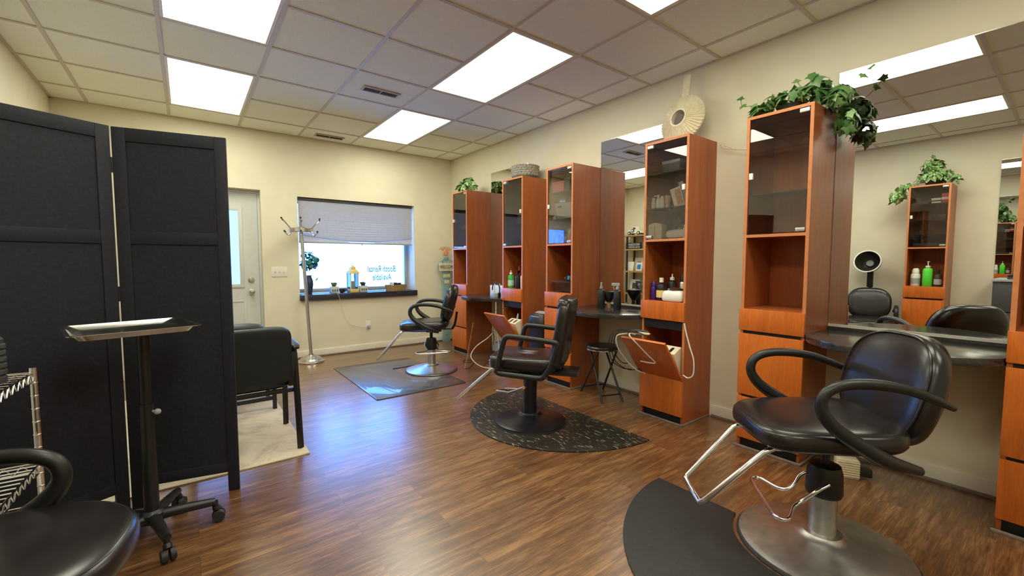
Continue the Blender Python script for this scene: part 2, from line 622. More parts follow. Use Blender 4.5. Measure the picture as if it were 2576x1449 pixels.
def text(name, body, size, mat, parent=None, loc=(0, 0, 0), rot=(0, 0, 0), ext=0.0006, align='CENTER', sx=1.0, shear=0.0, bold=0.0):
    cu = bpy.data.curves.new(name, 'FONT')
    cu.body = body
    cu.size = size
    cu.extrude = ext
    cu.align_x = align
    cu.align_y = 'CENTER'
    cu.offset = bold
    cu.shear = shear
    cu.space_line = 0.95
    tmp = bpy.data.objects.new(name + '_curve', cu)
    COL.objects.link(tmp)
    dg = bpy.context.evaluated_depsgraph_get()
    me = bpy.data.meshes.new_from_object(tmp.evaluated_get(dg))
    bpy.data.objects.remove(tmp)
    me.materials.clear()
    me.materials.append(mat)
    o = bpy.data.objects.new(name, me)
    COL.objects.link(o)
    if parent:
        o.parent = parent
    o.location = loc
    o.rotation_euler = rot
    o.scale = (sx, 1, 1)
    return o

def rotx(a, about=(0, 0, 0)):
    return Matrix.Translation(about) @ Matrix.Rotation(a, 4, 'X') @ Matrix.Translation(-Vector(about))

# ------------------------------------------------------------------ room shell
WX0, WX1, WZ0, WZ1 = 1.105, 2.625, 0.795, 1.995       # window opening
DX0, DX1, DZ1 = -0.235, 0.715, 2.035                   # door opening
WT = 0.34                                              # far wall thickness
struct(MB().box(XL - 0.2, XR + 0.2, YB - 0.2, YF + WT, -0.1, 0.0).build('floor', M['floor']))
struct(MB().box(XL - 0.2, XR + 0.2, YB - 0.2, YF + WT, ZC, ZC + 0.1).build('ceiling', M['ceiling']))
w = MB()
w.box(XL - 0.2, DX0, YF, YF + WT, 0, ZC)
w.box(DX0, DX1, YF, YF + WT, DZ1, ZC)
w.box(DX1, WX0, YF, YF + WT, 0, ZC)
w.box(WX0, WX1, YF, YF + WT, 0, WZ0 - 0.075)
w.box(WX0, WX1, YF, YF + WT, WZ1, ZC)
w.box(WX1, XR + 0.2, YF, YF + WT, 0, ZC)
struct(w.build('wall_far', M['wall']))
struct(MB().box(XR, XR + 0.2, YB - 0.2, YF, 0, ZC).build('wall_right', M['wall']))
struct(MB().box(XL - 0.2, XL, YB - 0.2, YF, 0, ZC).build('wall_left', M['wall']))
struct(MB().box(XL, XR, YB - 0.2, YB, 0, ZC).build('wall_near', M['wall']))

def baseboard(name, x0, x1, y0, y1):
    b = MB()
    b.box(x0, x1, y0, y1, 0, 0.085)
    return struct(b.build(name, M['white_trim'], bevel=0.004))
bb = MB()
bb.box(XL, DX0 - 0.0, YF - 0.012, YF, 0.0, 0.09)
bb.box(DX1 + 0.0, XR - 0.012, YF - 0.012, YF, 0.0, 0.09)
struct(bb.build('baseboard_far', M['white_trim'], bevel=0.004))
bb = MB()
for y0, y1 in ((-2.9, -0.2), (0.18, 0.93), (1.325, 1.685), (2.08, 2.825), (3.215, 3.57), (3.965, 4.71), (5.1, YF - 0.012)):
    bb.box(XR - 0.012, XR, y0, y1, 0.0, 0.09)
struct(bb.build('baseboard_right', M['white_trim'], bevel=0.004))
bb = MB()
bb.box(XL, XL + 0.012, YB, 0.9, 0, 0.09)
bb.box(XL, XL + 0.012, 1.3, YF - 0.012, 0, 0.09)
struct(bb.build('baseboard_left', M['white_trim'], bevel=0.004))
# dark bead along the foot of the boards
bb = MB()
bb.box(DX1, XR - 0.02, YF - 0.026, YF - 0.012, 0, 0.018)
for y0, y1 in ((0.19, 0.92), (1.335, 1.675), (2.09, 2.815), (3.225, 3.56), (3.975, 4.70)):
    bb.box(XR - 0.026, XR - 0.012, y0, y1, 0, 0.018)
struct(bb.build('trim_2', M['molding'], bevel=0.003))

# ceiling grid
g = MB()
hw = 0.012
for i in range(-4, 3):
    x = GX0 + i * T
    g.box(x - hw, x + hw, YB, YF, ZC - 0.006, ZC)
def over_light(i, j):
    return i in (0, -3) and j in (-5, -2, 1, 4)      # bar that would cross the middle of a 2x4 light
for j in range(-8, 6):
    y = GY0 + j * T
    for i in range(-5, 3):
        if not over_light(i, j):
            g.box(max(XL, GX0 + i * T + hw), min(XR, GX0 + (i + 1) * T - hw), y - hw, y + hw, ZC - 0.006, ZC)
g.box(XL, XL + 0.022, YB, YF, ZC - 0.005, ZC)
g.box(XR - 0.022, XR, YB, YF, ZC - 0.005, ZC)
g.box(XL, XR, YF - 0.022, YF, ZC - 0.005, ZC)
struct(g.build('trim_1', M['tbar']))

# window
wd = bpy.data.objects.new('window_1', None)
COL.objects.link(wd)
struct(wd)
FD = YF + 0.25
f = MB()
f.box(WX0, WX0 + 0.05, FD, FD + 0.06, WZ0, WZ1)
f.box(WX1 - 0.05, WX1, FD, FD + 0.06, WZ0, WZ1)
f.box(WX0 + 0.05, WX1 - 0.05, FD, FD + 0.06, WZ0, WZ0 + 0.055)
f.box(WX0 + 0.05, WX1 - 0.05, FD, FD + 0.06, WZ1 - 0.05, WZ1)
f.build('window_frame', M['alu'], wd, bevel=0.004)
MB().box(WX0 + 0.05, WX1 - 0.05, FD + 0.025, FD + 0.031, WZ0 + 0.055, WZ1 - 0.05).build('window_glass', M['glass'], wd)
MB().box(WX0 - 0.005, WX1 + 0.02, YF - 0.045, YF + 0.30, WZ0 - 0.075, WZ0 - 0.004).build('window_sill', M['sill'], wd, bevel=0.006)

# door
dr = bpy.data.objects.new('door_1', None)
COL.objects.link(dr)
struct(dr)
DY = YF + 0.12
d = MB()
LX0, LX1, LZ = DX0 + 0.03, DX1 - 0.025, DZ1 - 0.035
GXa, GXb, GZa, GZb = LX0 + 0.18, 0.505, 0.93, 1.80
d.box(LX0, GXa, DY, DY + 0.045, 0.01, LZ)
d.box(GXb, LX1, DY, DY + 0.045, 0.01, LZ)
d.box(GXa, GXb, DY, DY + 0.045, 0.01, GZa)
d.box(GXa, GXb, DY, DY + 0.045, GZb, LZ)
dl = d.build('door_leaf', M['door_paint'], dr)
d = MB()
for a, b_, c_, e in ((GXa - 0.03, GXa + 0.012, GZa - 0.03, GZb + 0.03), (GXb - 0.012, GXb + 0.03, GZa - 0.03, GZb + 0.03)):
    d.box(a, b_, DY - 0.012, DY, c_, e)
for c_, e in ((GZa - 0.03, GZa + 0.012), (GZb - 0.012, GZb + 0.03)):
    d.box(GXa + 0.012, GXb - 0.012, DY - 0.012, DY, c_, e)
for x0 in (LX0 + 0.14, 0.13 + LX0 + 0.33):
    pass
d.build('door_glass_trim', M['door_paint'], dr, bevel=0.003)
d = MB()
for x0, x1 in ((LX0 + 0.13, LX0 + 0.40), (LX0 + 0.48, LX0 + 0.75)):
    for a, b_, c_, e in ((x0, x0 + 0.02, 0.22, 0.75), (x1 - 0.02, x1, 0.22, 0.75), (x0 + 0.02, x1 - 0.02, 0.22, 0.24), (x0 + 0.02, x1 - 0.02, 0.73, 0.75)):
        d.box(a, b_, DY - 0.006, DY, c_, e)
d.build('door_panel_molding', M['door_paint'], dr, bevel=0.003)
MB().box(GXa, GXb, DY + 0.02, DY + 0.026, GZa, GZb).build('door_glass', M['door_glass'], dr)
d = MB()
d.box(DX0, LX0 - 0.003, DY - 0.01, DY + 0.10, 0, DZ1)
d.box(LX1 + 0.003, DX1, DY - 0.01, DY + 0.10, 0, DZ1)
d.box(LX0 - 0.003, LX1 + 0.003, DY - 0.01, DY + 0.10, LZ + 0.003, DZ1)
d.build('door_frame', M['door_paint'], dr, bevel=0.002)
MX = Matrix.Translation((0.605, DY, 0.0)) @ Matrix.Rotation(R(90), 4, 'X')
for z, nm in ((0.985, 'door_deadbolt'), (0.845, 'door_knob')):
    k = MB()
    mx = Matrix.Translation((0.605, DY, z)) @ Matrix.Rotation(R(90), 4, 'X')
    if nm == 'door_knob':
        k.lathe([(0.032, 0), (0.032, 0.006), (0.012, 0.012), (0.012, 0.03), (0.026, 0.042), (0.03, 0.055), (0.024, 0.068), (0, 0.072)], 22, mx=mx)
    else:
        k.lathe([(0.032, 0), (0.032, 0.008), (0.024, 0.014), (0.02, 0.026), (0, 0.028)], 22, mx=mx)
    k.build(nm, M['satin'], dr)

# cellular shade in the window opening, sagging in the middle
def blind():
    t = thing('pleated_blind', 'grey pleated cellular shade pulled halfway down over the window', 'blind', ((WX0 + WX1) / 2, YF + 0.04, WZ1))
    Wd = WX1 - WX0 - 0.03
    nple, H = 18, 0.43
    def fn(u, v):
        x = (u - 0.5) * Wd
        z = -0.03 - v * H
        sag = 0.075 * max(0, v - 0.55) / 0.45 * (1 - (2 * abs(u - 0.52)) ** 2.2)
        z -= sag * 0.9 * (v > 0)
        ph = (v * nple) % 1.0
        y = 0.024 * abs(2 * ph - 1)
        return Vector((x, y, z))
    m = MB()
    m.grid(25, nple * 2 + 1, fn)
    m.build('pleats', M['blind'], t, recalc=False, angle=80)
    MB().box(-Wd / 2, Wd / 2, -0.01, 0.035, -0.035, 0.0).build('headrail', M['dark_grey'], t, bevel=0.003)
    # loose cloth hanging below the sagged pleats
    def fn2(u, v):
        x = (u - 0.5) * Wd
        top = -0.03 - H - 0.0675 * (1 - (2 * abs(u - 0.52)) ** 2.2)
        bot = -0.545 - 0.012 * math.sin(u * 9)
        return Vector((x, 0.012 + 0.006 * math.sin(u * 14), top + (bot - top) * v))
    m = MB()
    m.grid(25, 5, fn2)
    m.build('bottom_cloth', M['blind'], t, recalc=False)
    MB().box(-Wd / 2, Wd / 2, 0.003, 0.022, -0.562, -0.54).build('bottom_rail', M['grey_plastic'], t, bevel=0.004)
    m = MB()
    m.cyl((0.03, 0.012, -0.562), (0.03, 0.012, -0.575), 0.012, 0.008)
    m.build('pull_tab', M['white'], t)
blind()

# lettering on the glass, read from outside
tag(text('window_lettering', 'Booth Rental\nAvailable', 0.125, M['decal'], None, (2.245, FD + 0.022, 1.035), (R(90), 0, R(180)), 0.0004, 'CENTER', 0.62, 0.15, 0.0022),
    'teal lettering on the window glass, seen reversed from inside', 'lettering')

# ------------------------------------------------------------------ ceiling lights and vents
LIGHTS = []
light_names = {
    (0, -6): 'ceiling light panel behind the viewer above the near end of the stations',
    (0, -3): 'ceiling light panel cut by the top edge, mirrored nearest the near station',
    (0, 0): 'large ceiling light panel in the middle of the ceiling, beside the wide vent',
    (0, 3): 'ceiling light panel nearest the window wall above the far stations',
    (-3, -6): 'ceiling light panel behind the viewer on the side of the left wall',
    (-3, -3): 'ceiling light panel overhead seen only in the near station mirror',
    (-3, 0): 'ceiling light panel cut by the top edge above the folding screen',
    (-3, 3): 'ceiling light panel between the folding screen and the far wall',
}
proto = None
for (i, j), lab in light_names.items():
    x, y = GX0 + (i + 0.5) * T, GY0 + (j + 1) * T
    if proto is None:
        proto = thing('ceiling_light', lab, 'ceiling light', (x, y, ZC), 0, 'fluorescent ceiling panels')
        hx, hy = T / 2 - 0.013, T - 0.013
        fr = MB()
        for a in ((-hx, -hx + 0.018, -hy, hy), (hx - 0.018, hx, -hy, hy), (-hx + 0.018, hx - 0.018, -hy, -hy + 0.018), (-hx + 0.018, hx - 0.018, hy - 0.018, hy)):
            fr.box(*a, -0.004, -0.0005)
        fr.build('frame', M['white_trim'], proto)
        MB().box(-hx + 0.018, hx - 0.018, -hy + 0.018, hy - 0.018, -0.003, -0.0005).build('diffuser', M['panel_light'], proto)
    else:
        dup(proto, (x, y, ZC), None, lab)

vp = None
for (x, y, lab) in ((1.437, 3.83, 'wide slotted ceiling vent in the tile beside the middle light panel'), (1.44, 5.56, 'slotted ceiling vent against the far wall above the window')):
    if vp is None:
        vp = thing('ceiling_vent', lab, 'vent', (x, y, ZC), 0, 'ceiling air vents')
        m = MB()
        m.box(-0.165, 0.165, -0.055, -0.038, -0.012, -0.0005)
        m.box(-0.165, 0.165, 0.038, 0.055, -0.012, -0.0005)
        m.box(-0.165, -0.148, -0.038, 0.038, -0.012, -0.0005)
        m.box(0.148, 0.165, -0.038, 0.038, -0.012, -0.0005)
        m.box(-0.004, 0.004, -0.038, 0.038, -0.012, -0.0005)
        m.build('frame', M['vent'], vp, bevel=0.002)
        MB().box(-0.148, 0.148, -0.038, 0.038, -0.002, -0.0004).build('backing', M['vent_dark'], vp)
        m = MB()
        for k in range(5):
            yy = -0.028 + k * 0.014
            m.box(-0.147, 0.147, yy - 0.001, yy + 0.003, -0.011, -0.003)
        m.build('louvers', M['vent_dark'], vp)
    else:
        dup(vp, (x, y, ZC), None, lab)

# switch plate, outlet
t = thing('light_switch', 'white triple light switch plate on the far wall beside the door', 'light switch', (0.885, YF, 1.08))
MB().box(-0.085, 0.085, -0.007, 0, -0.058, 0.058).build('plate', M['white'], t, bevel=0.003)
for k in (-1, 0, 1):
    MB().box(k * 0.046 - 0.005, k * 0.046 + 0.005, -0.018, -0.007, -0.006, 0.012).build('toggle', M['cream'], t, bevel=0.002)
t = thing('wall_outlet', 'white wall outlet low under the window with a plug in it', 'outlet', (1.935, YF, 0.345))
MB().box(-0.036, 0.036, -0.006, 0, -0.058, 0.058).build('plate', M['white'], t, bevel=0.003)
MB().box(-0.018, 0.018, -0.04, -0.006, -0.036, -0.004).build('plug', M['grey_plastic'], t, bevel=0.005)
m = MB()
m.tube([(1.92, YF - 0.03, 0.325), (1.84, YF - 0.02, 0.33), (1.74, YF - 0.015, 0.36), (1.66, YF - 0.012, 0.41), (1.60, YF - 0.03, 0.55), (1.56, YF - 0.055, 0.72), (1.53, YF - 0.06, 0.80), (1.55, YF + 0.03, 0.80)], 0.0025, 6, smooth=6)
tag(m.build('string_light_cable', M['cable_white']), 'thin white cord running down the wall from the window sill to the outlet', 'cord')

# ------------------------------------------------------------------ cabinets
CW, CD, CH = 0.365, 0.38, 2.11
def rounded_rect(x0, x1, y0, y1, r, n=4):
    pts = []
    for cx, cy, a0 in ((x1 - r, y1 - r, 0), (x0 + r, y1 - r, 90), (x0 + r, y0 + r, 180), (x1 - r, y0 + r, 270)):
        for k in range(n + 1):
            a = R(a0 + 90 * k / n)
            pts.append((cx + r * math.cos(a), cy + r * math.sin(a)))
    return pts

def cabinet(label, loc, rz=0.0, hinge='R', flap=False, shelves=(1.868, 1.608)):
    t = thing('station_cabinet', label, 'cabinet', loc, rz, 'cherry styling station cabinets')
    s = 0.018
    m = MB()
    m.box(0, CD, 0, s, 0, CH)
    m.box(0, CD, CW - s, CW, 0, CH)
    m.box(0, CD, s, CW - s, CH - s, CH)
    for z in (1.358, 0.888, 0.318, 0.08):
        m.box(0.001, CD, s, CW - s, z, z + s)
    m.box(CD - 0.012, CD, s, CW - s, 0.08, CH - s)
    m.build('carcass', M['cherry_shaded'], t, bevel=0.0012, seg=1)
    m = MB()
    for y0, y1, z0, z1 in ((0, s, 0.09, CH), (CW - s, CW, 0.09, CH), (s, CW - s, CH - s, CH), (s, CW - s, 1.358, 1.376)):
        m.box(-0.0015, 0.0, y0, y1, z0, z1)
    m.build('edge_banding', M['edge'], t)
    MB().box(-0.02, 0.0, -0.002, CW + 0.002, 0.768, 0.906).build('apron', M['cherry'], t, bevel=0.002)
    MB().box(0.0, 0.014, s, CW - s, 0.70 if flap else 0.735, 0.768).build('rail', M['black_gap'], t)
    if not flap:
        MB().box(-0.02, -0.001, -0.001, CW + 0.001, 0.352, 0.747).build('door', M['cherry'], t, bevel=0.002)
        MB().box(0.0005, 0.012, s, CW - s, 0.30, 0.352).build('recess_strip', M['black_gap'], t)
    MB().box(-0.02, -0.001, -0.001, CW + 0.001, 0.065, 0.335).build('drawer', M['cherry'], t, bevel=0.002)
    MB().box(0.018, 0.03, s, CW - s, 0.0, 0.08).build('toe_kick', M['black_gap'], t)
    m = MB()
    m.box(-0.03, -0.012, -0.014, CW + 0.012, 0, 0.013)
    m.box(-0.012, CD - 0.02, -0.014, -0.001, 0, 0.013)
    m.build('shoe_molding', M['molding'], t, bevel=0.003)
    if flap:
        L, a = 0.385, R(38)
        mx = Matrix.Translation((-0.004, 0, 0.342)) @ Matrix.Rotation(-a, 4, 'Y')
        fl = MB().box(-0.018, 0.0, -0.004, CW + 0.004, 0, L, mx).build('flap_door', M['cherry'], t, bevel=0.002)
        MB().box(0.0, 0.012, 0.03, 0.07, 0.002, 0.03, mx).build('hinge', M['black_metal'], fl)
        MB().box(0.0, 0.012, CW - 0.07, CW - 0.03, 0.002, 0.03, mx).build('hinge', M['black_metal'], fl)
    gd = MB().box(0.003, 0.008, s + 0.003, CW - s - 0.003, 1.382, CH - s - 0.004).build('glass_door', M['smoke'], t)
    yh = s + 0.004 if hinge == 'R' else CW - s - 0.004
    sg = 1 if hinge == 'R' else -1
    for z in (1.383, CH - s - 0.028):
        a, b = sorted((yh, yh + sg * 0.05))
        MB().box(-0.004, 0.012, a, b, z, z + 0.022).build('hinge', M['brushed'], gd, bevel=0.002)
    yc = CW - s - 0.006 if hinge == 'R' else s + 0.006
    a, b = sorted((yc, yc - sg * 0.022))
    MB().box(-0.008, 0.012, a, b, 1.72, 1.76).build('catch', M['white'], gd, bevel=0.002)
    for z in shelves:
        MB().box(0.02, CD - 0.02, s + 0.002, CW - s - 0.002, z, z + 0.006).build('glass_shelf', M['shelf_glass'], t)
    return t

CX = XR - CD - 0.001
CY = [4.722, 3.585, 2.842, 1.700, 0.944, -0.196]
cabinet('tall cherry cabinet in the far corner by the window wall, leafy plant on top', (CX, CY[0], 0), 0, 'R')
cabinet('tall cherry cabinet with a patterned grey drum on top and its flap open', (CX, CY[1], 0), 0, 'L', True)
cabinet('tall cherry cabinet with a pink box and grey bin behind glass, stool beside it', (CX, CY[2], 0), 0, 'R')
cabinet('tall cherry cabinet with a sunburst mirror on top and cords over its open flap', (CX, CY[3], 0), 0, 'L', True)
cabinet('tall cherry cabinet with ivy on top and empty shelves behind glass', (CX, CY[4], 0), 0, 'R', False, (1.625,))
cabinet('cherry cabinet cut off by the right picture edge beside the near mirror', (CX, CY[5], 0), 0, 'L')
cabinet('cherry cabinet on the opposite wall with dark towels, seen in the near mirror', (XL + CD + 0.001, 0.925 + CW, 0), math.pi, 'L', False, (1.885, 1.69))

# mirrors with a bottom channel
def wall_mirror(label, y0, y1, x, face, z0=0.80, z1=2.352):
    t = thing('wall_mirror', label, 'mirror', (x, y0, z0), 0, 'styling station mirrors')
    a, b = (-0.008, -0.002) if face < 0 else (0.002, 0.008)
    MB().box(a, b, 0.003, y1 - y0 - 0.003, 0.01, z1 - z0).build('mirror_glass', M['mirror'], t)
    a, b = (-0.013, -0.0005) if face < 0 else (0.0005, 0.013)
    MB().box(a, b, 0.003, y1 - y0 - 0.003, -0.012, 0.016).build('bottom_channel', M['channel'], t)
    MB().box(*((-0.010, -0.0005) if face < 0 else (0.0005, 0.010)), 0.003, y1 - y0 - 0.003, z1 - z0, z1 - z0 + 0.004).build('top_channel', M['satin'], t)
wall_mirror('wall mirror between the two farthest cabinets, mostly hidden', CY[1] + CW, CY[0], XR, -1)
wall_mirror('wall mirror above the counter with two black spray bottles', CY[3] + CW, CY[2], XR, -1)
wall_mirror('wide near wall mirror showing the opposite wall and its cabinet', CY[5] + CW, CY[4], XR, -1)
wall_mirror('mirror on the opposite left wall, seen only as a reflection', -0.25, 0.585, XL, 1)

# curved black counters
def counter(label, y0, y1):
    t = thing('station_counter', label, 'counter', (XR, y0, 0), 0, 'curved black station counters')
    L = y1 - y0
    sag, fx = 0.255, -CD - 0.0
    pts = [(-0.001, 0.002), (-0.001, L - 0.002)]
    # circular bow between the cabinet fronts
    Rr = (L * L / 4 + sag * sag) / (2 * sag)
    half = math.asin(L / 2 / Rr)
    for k in range(25):
        a = half - 2 * half * k / 24
        yy = L / 2 + Rr * math.sin(a)
        xx = fx - (Rr * math.cos(a) - (Rr - sag))
        yy = min(max(yy, 0.002), L - 0.002)
        pts.append((xx, yy))
    m = MB()
    m.prism(pts, 0.748, 0.784)
    m.build('worktop', M['black_top'], t, bevel=0.003)
    MB().box(-0.019, -0.0135, 0.003, L - 0.003, 0.784, 0.80).build('back_ledge', M['black_top'], t)
counter('black curved counter between the two farthest cabinets with white boxes on it', CY[1] + CW, CY[0])
counter('black curved counter holding two spray bottles above the folding stool', CY[3] + CW, CY[2])
counter('black curved counter behind the nearest styling chair', CY[5] + CW, CY[4])

# ------------------------------------------------------------------ styling chairs
def ring_tube_pts(fn, n):
    return [fn(2 * math.pi * k / n) for k in range(n)]

def sup(a, e):
    return (math.copysign(abs(math.cos(a)) ** e, math.cos(a)), math.copysign(abs(math.sin(a)) ** e, math.sin(a)))

def chair_base(t, base_mat, col_mat, br=0.29, top=0.36, cr=0.048, shroud=True, pedal_ang=0.0, pedal='loop', sh_mat=None, floor_z=0.0, stem_top=0.46, pw=1.0, pdrop=1.0):
    m = MB()
    z = floor_z
    m.lathe([(br, z), (br + 0.006, z + 0.006), (br + 0.004, z + 0.016), (br - 0.012, z + 0.022), (br - 0.02, z + 0.024), (br * 0.62, z + 0.045), (cr + 0.05, z + 0.058), (cr + 0.03, z + 0.064), (cr + 0.022, z + 0.074), (cr, z + 0.078), (cr - 0.005, z + 0.078)], 56)
    m.build('base', base_mat, t)
    MB().lathe([(br + 0.014, z), (br + 0.014, z + 0.005), (br - 0.01, z + 0.007)], 56).build('base_ring', M['black_rubber'], t)
    MB().cyl((0, 0, z + 0.07), (0, 0, top), cr, n=32).build('column', col_mat, t)
    if shroud:
        MB().lathe([(cr + 0.012, top - 0.125), (cr + 0.017, top - 0.11), (cr + 0.014, top - 0.03), (cr + 0.006, top), (0.02, top + 0.004)], 28).build('pump_shroud', sh_mat or M['black_plastic'], t)
    MB().cyl((0, 0, top - 0.01), (0, 0, stem_top), 0.017, n=16).build('piston', M['black_metal'], t)
    c, s = math.cos(pedal_ang), math.sin(pedal_ang)
    def W(u, v, zz):
        return (u * c - v * s, u * s + v * c, zz)
    m = MB()
    if pedal == 'loop':
        zt = top - 0.055
        half = [(0.01, 0.066, 0), (0.06, 0.072, 0.02), (0.10, 0.055, 0.05), (0.14, 0.075, 0.062), (0.19, 0.13 * pw, 0.064), (0.225, 0.125 * pw, 0.066), (0.235, 0.08 * pw, 0.067)]
        pth = [W(u, v, zt - d * pdrop) for u, v, d in half] + [W(u, -v, zt - d * pdrop) for u, v, d in reversed(half)]
        m.tube(pth, 0.0075, 10, smooth=5)
    else:
        zt = top - 0.12
        m.tube([W(0.0, 0.062, zt), W(0.16, 0.062, zt - 0.075), W(0.27, 0.062, zt - 0.085), W(0.30, 0.055, zt - 0.09), W(0.30, -0.055, zt - 0.10), W(0.27, -0.062, zt - 0.095), W(0.16, -0.062, zt - 0.075), W(0.0, -0.062, zt)], 0.008, 10)
        m.cyl(W(0, 0.052, zt), W(0, 0.074, zt), 0.014)
        m.cyl(W(0, -0.052, zt), W(0, -0.074, zt), 0.014)
    m.build('pump_pedal', M['chrome'], t)

def chair_loop(label, loc, rz, base_mat, col_mat, br=0.29, pedal_ang=0.0, cr=0.048, dz=0.0, seat_round=0.5, top=0.36, footrest=True, scale_w=1.0, pw=1.0, pdrop=1.0, back_dz=0.0, back_dy=0.0, fr=(0.14, 0.165, 0.555, 0.163), arm_low=0.0, bh=0.205, arm_dy=0.0, arm_dz=0.0, arm_r=1.0):
    """swivel styling chair with looped armrests; forward is local +y"""
    t = thing('styling_chair', label, 'salon chair', loc, rz, 'looped-arm styling chairs')
    chair_base(t, base_mat, col_mat, br, top, cr, True, pedal_ang, stem_top=0.455 + dz, pw=pw, pdrop=pdrop)
    sw = 0.24 * scale_w
    def seatfn(p):
        f = 1.0 - 0.06 * (p.y / 0.27)
        z = p.z + 0.022 * (p.y / 0.27) ** 2 * (1 if p.y < 0 else -0.6) - (0.012 * (1 - (p.x / sw) ** 2) * (1 - (p.y / 0.27) ** 2) if p.z > 0 else 0)
        return Vector((p.x * f, p.y, z))
    st = MB().superq((0, 0.065, 0.515 + dz), (sw, 0.265, 0.058), 0.55, seat_round, 40, 18, fn=seatfn).build('seat', M['leather'], t)
    pp = []
    for k in range(48):
        cx_, cy_ = sup(2 * math.pi * k / 48, seat_round)
        p = seatfn(Vector((sw * 0.93 * cx_, 0.265 * 0.93 * cy_, 0.036)))
        pp.append((p.x, p.y + 0.065, p.z + 0.515 + dz))
    MB().tube(pp, 0.004, 6, closed=True).build('piping', M['leather'], st)
    # seat pan and back bracket
    m = MB()
    m.box(-0.15, 0.15, -0.12, 0.20, 0.452 + dz, 0.468 + dz)
    m.box(-0.05, 0.05, -0.05, 0.05, 0.43 + dz, 0.452 + dz)
    m.box(-0.03, 0.03, -0.235, -0.12, 0.455 + dz, 0.463 + dz)
    m.tube([(0, -0.23, 0.458 + dz), (0, -0.262, 0.52 + dz), (0, -0.285, 0.65 + dz)], 0.013, 8, smooth=4, flat=2.2)
    m.build('seat_bracket', M['black_metal'], t, bevel=0.002)
    # backrest
    tilt = R(14.5)
    mx = Matrix.Translation((0, -0.215 + back_dy, 0.735 + dz + back_dz)) @ Matrix.Rotation(tilt, 4, 'X')
    bw, bt = 0.228, 0.058
    def backfn(p):
        f = 1.0 - 0.16 * max(0, p.z / bh) ** 2 - 0.04 * max(0, -p.z / bh)
        curve = 0.03 * (p.x / bw) ** 2
        return Vector((p.x * f, p.y + curve, p.z))
    b = MB()
    def sp(v, e):
        return math.copysign(abs(v) ** e, v)
    # cushion with a soft face: plan runs in x-z, thickness along y
    nu, nv = 44, 14
    rings = []
    for j in range(nv + 1):
        ph = -math.pi / 2 + math.pi * j / nv
        ce, se = sp(math.cos(ph), 0.42), sp(math.sin(ph), 0.75)
        ring = []
        for k in range(1 if j in (0, nv) else nu):
            a = 2 * math.pi * k / nu
            ca, sa = sup(a, 0.62)
            p = backfn(Vector((bw * ce * ca, -bt * se, bh * ce * sa)))
            ring.append(b.bm.verts.new(mx @ p))
        rings.append(ring)
    for r0, r1 in zip(rings, rings[1:]):
        for k in range(nu):
            k2 = (k + 1) % nu
            if len(r0) == 1:
                b._face([r0[0], r1[k2], r1[k]])
            elif len(r1) == 1:
                b._face([r0[k], r0[k2], r1[0]])
            else:
                b._face([r0[k], r0[k2], r1[k2], r1[k]])
    bk = b.build('backrest', M['leather'], t, angle=70)
    pp = []
    for k in range(56):
        ca, sa = sup(2 * math.pi * k / 56, 0.62)
        p = backfn(Vector((bw * 0.93 * ca, bt * 0.72, bh * 0.93 * sa)))
        pp.append(mx @ p)
    MB().tube(pp, 0.004, 6, closed=True).build('piping', M['leather'], bk)
    # looped armrests
    for sx in (-1, 1):
        x = sx * 0.268
        pts = [(x - sx * 0.035, -0.10 - arm_low, 0.462 + dz - arm_low * 0.35), (x - sx * 0.01, -0.02 - arm_low * 0.3, 0.495 + dz - arm_low * 0.2), (x, 0.07, 0.545 + dz), (x, 0.150, 0.605 + dz), (x, 0.188, 0.665 + dz), (x, 0.175, 0.722 + dz), (x, 0.115, 0.752 + dz), (x, 0.02, 0.757 + dz), (x, -0.09, 0.741 + dz), (x - sx * 0.004, -0.19, 0.705 + dz), (x - sx * 0.02, -0.255 + back_dy * 0.2, 0.672 + dz)]
        rr = [0.015, 0.027, 0.027, 0.024, 0.0205, 0.019, 0.019, 0.019, 0.018, 0.016, 0.011]
        pts = [(p[0], p[1] + arm_dy, p[2] + arm_dz) for p in pts]
        rr = [q * arm_r for q in rr]
        MB().tube(pts, rr, 14, smooth=6).build('armrest', M['black_plastic'], t)
    if footrest:
        m = MB()
        ht, hb, fy, fz = fr
        fz += dz
        m.tube([(-ht * 0.9, 0.10, 0.452 + dz), (-ht * 0.95, 0.27, 0.458 + dz), (-ht, 0.315, 0.438 + dz), (-hb, fy - 0.01, fz + 0.012), (-hb + 0.012, fy, fz), (hb - 0.012, fy, fz), (hb, fy - 0.01, fz + 0.012), (ht, 0.315, 0.438 + dz), (ht * 0.95, 0.27, 0.458 + dz), (ht * 0.9, 0.10, 0.452 + dz)], 0.0115, 12)
        m.build('footrest', M['chrome'], t)
    return t

chair_loop('black styling chair on a silver dome base beside the window, side on', (2.13, 4.29, 0), R(58), M['brushed'], M['brushed'], 0.272, R(-168), 0.045, pw=1.35, back_dz=0.015)
chair_loop('nearest black styling chair with looped arms and chrome footrest on a wide steel base', (2.10, 0.60, 0), R(48), M['brushed_dark'], M['brushed'], 0.305, R(82), 0.05, dz=0.02, pw=1.25, pdrop=1.7, back_dz=-0.05, back_dy=-0.045, fr=(0.135, 0.105, 0.535, 0.205), arm_low=0.08, bh=0.222)

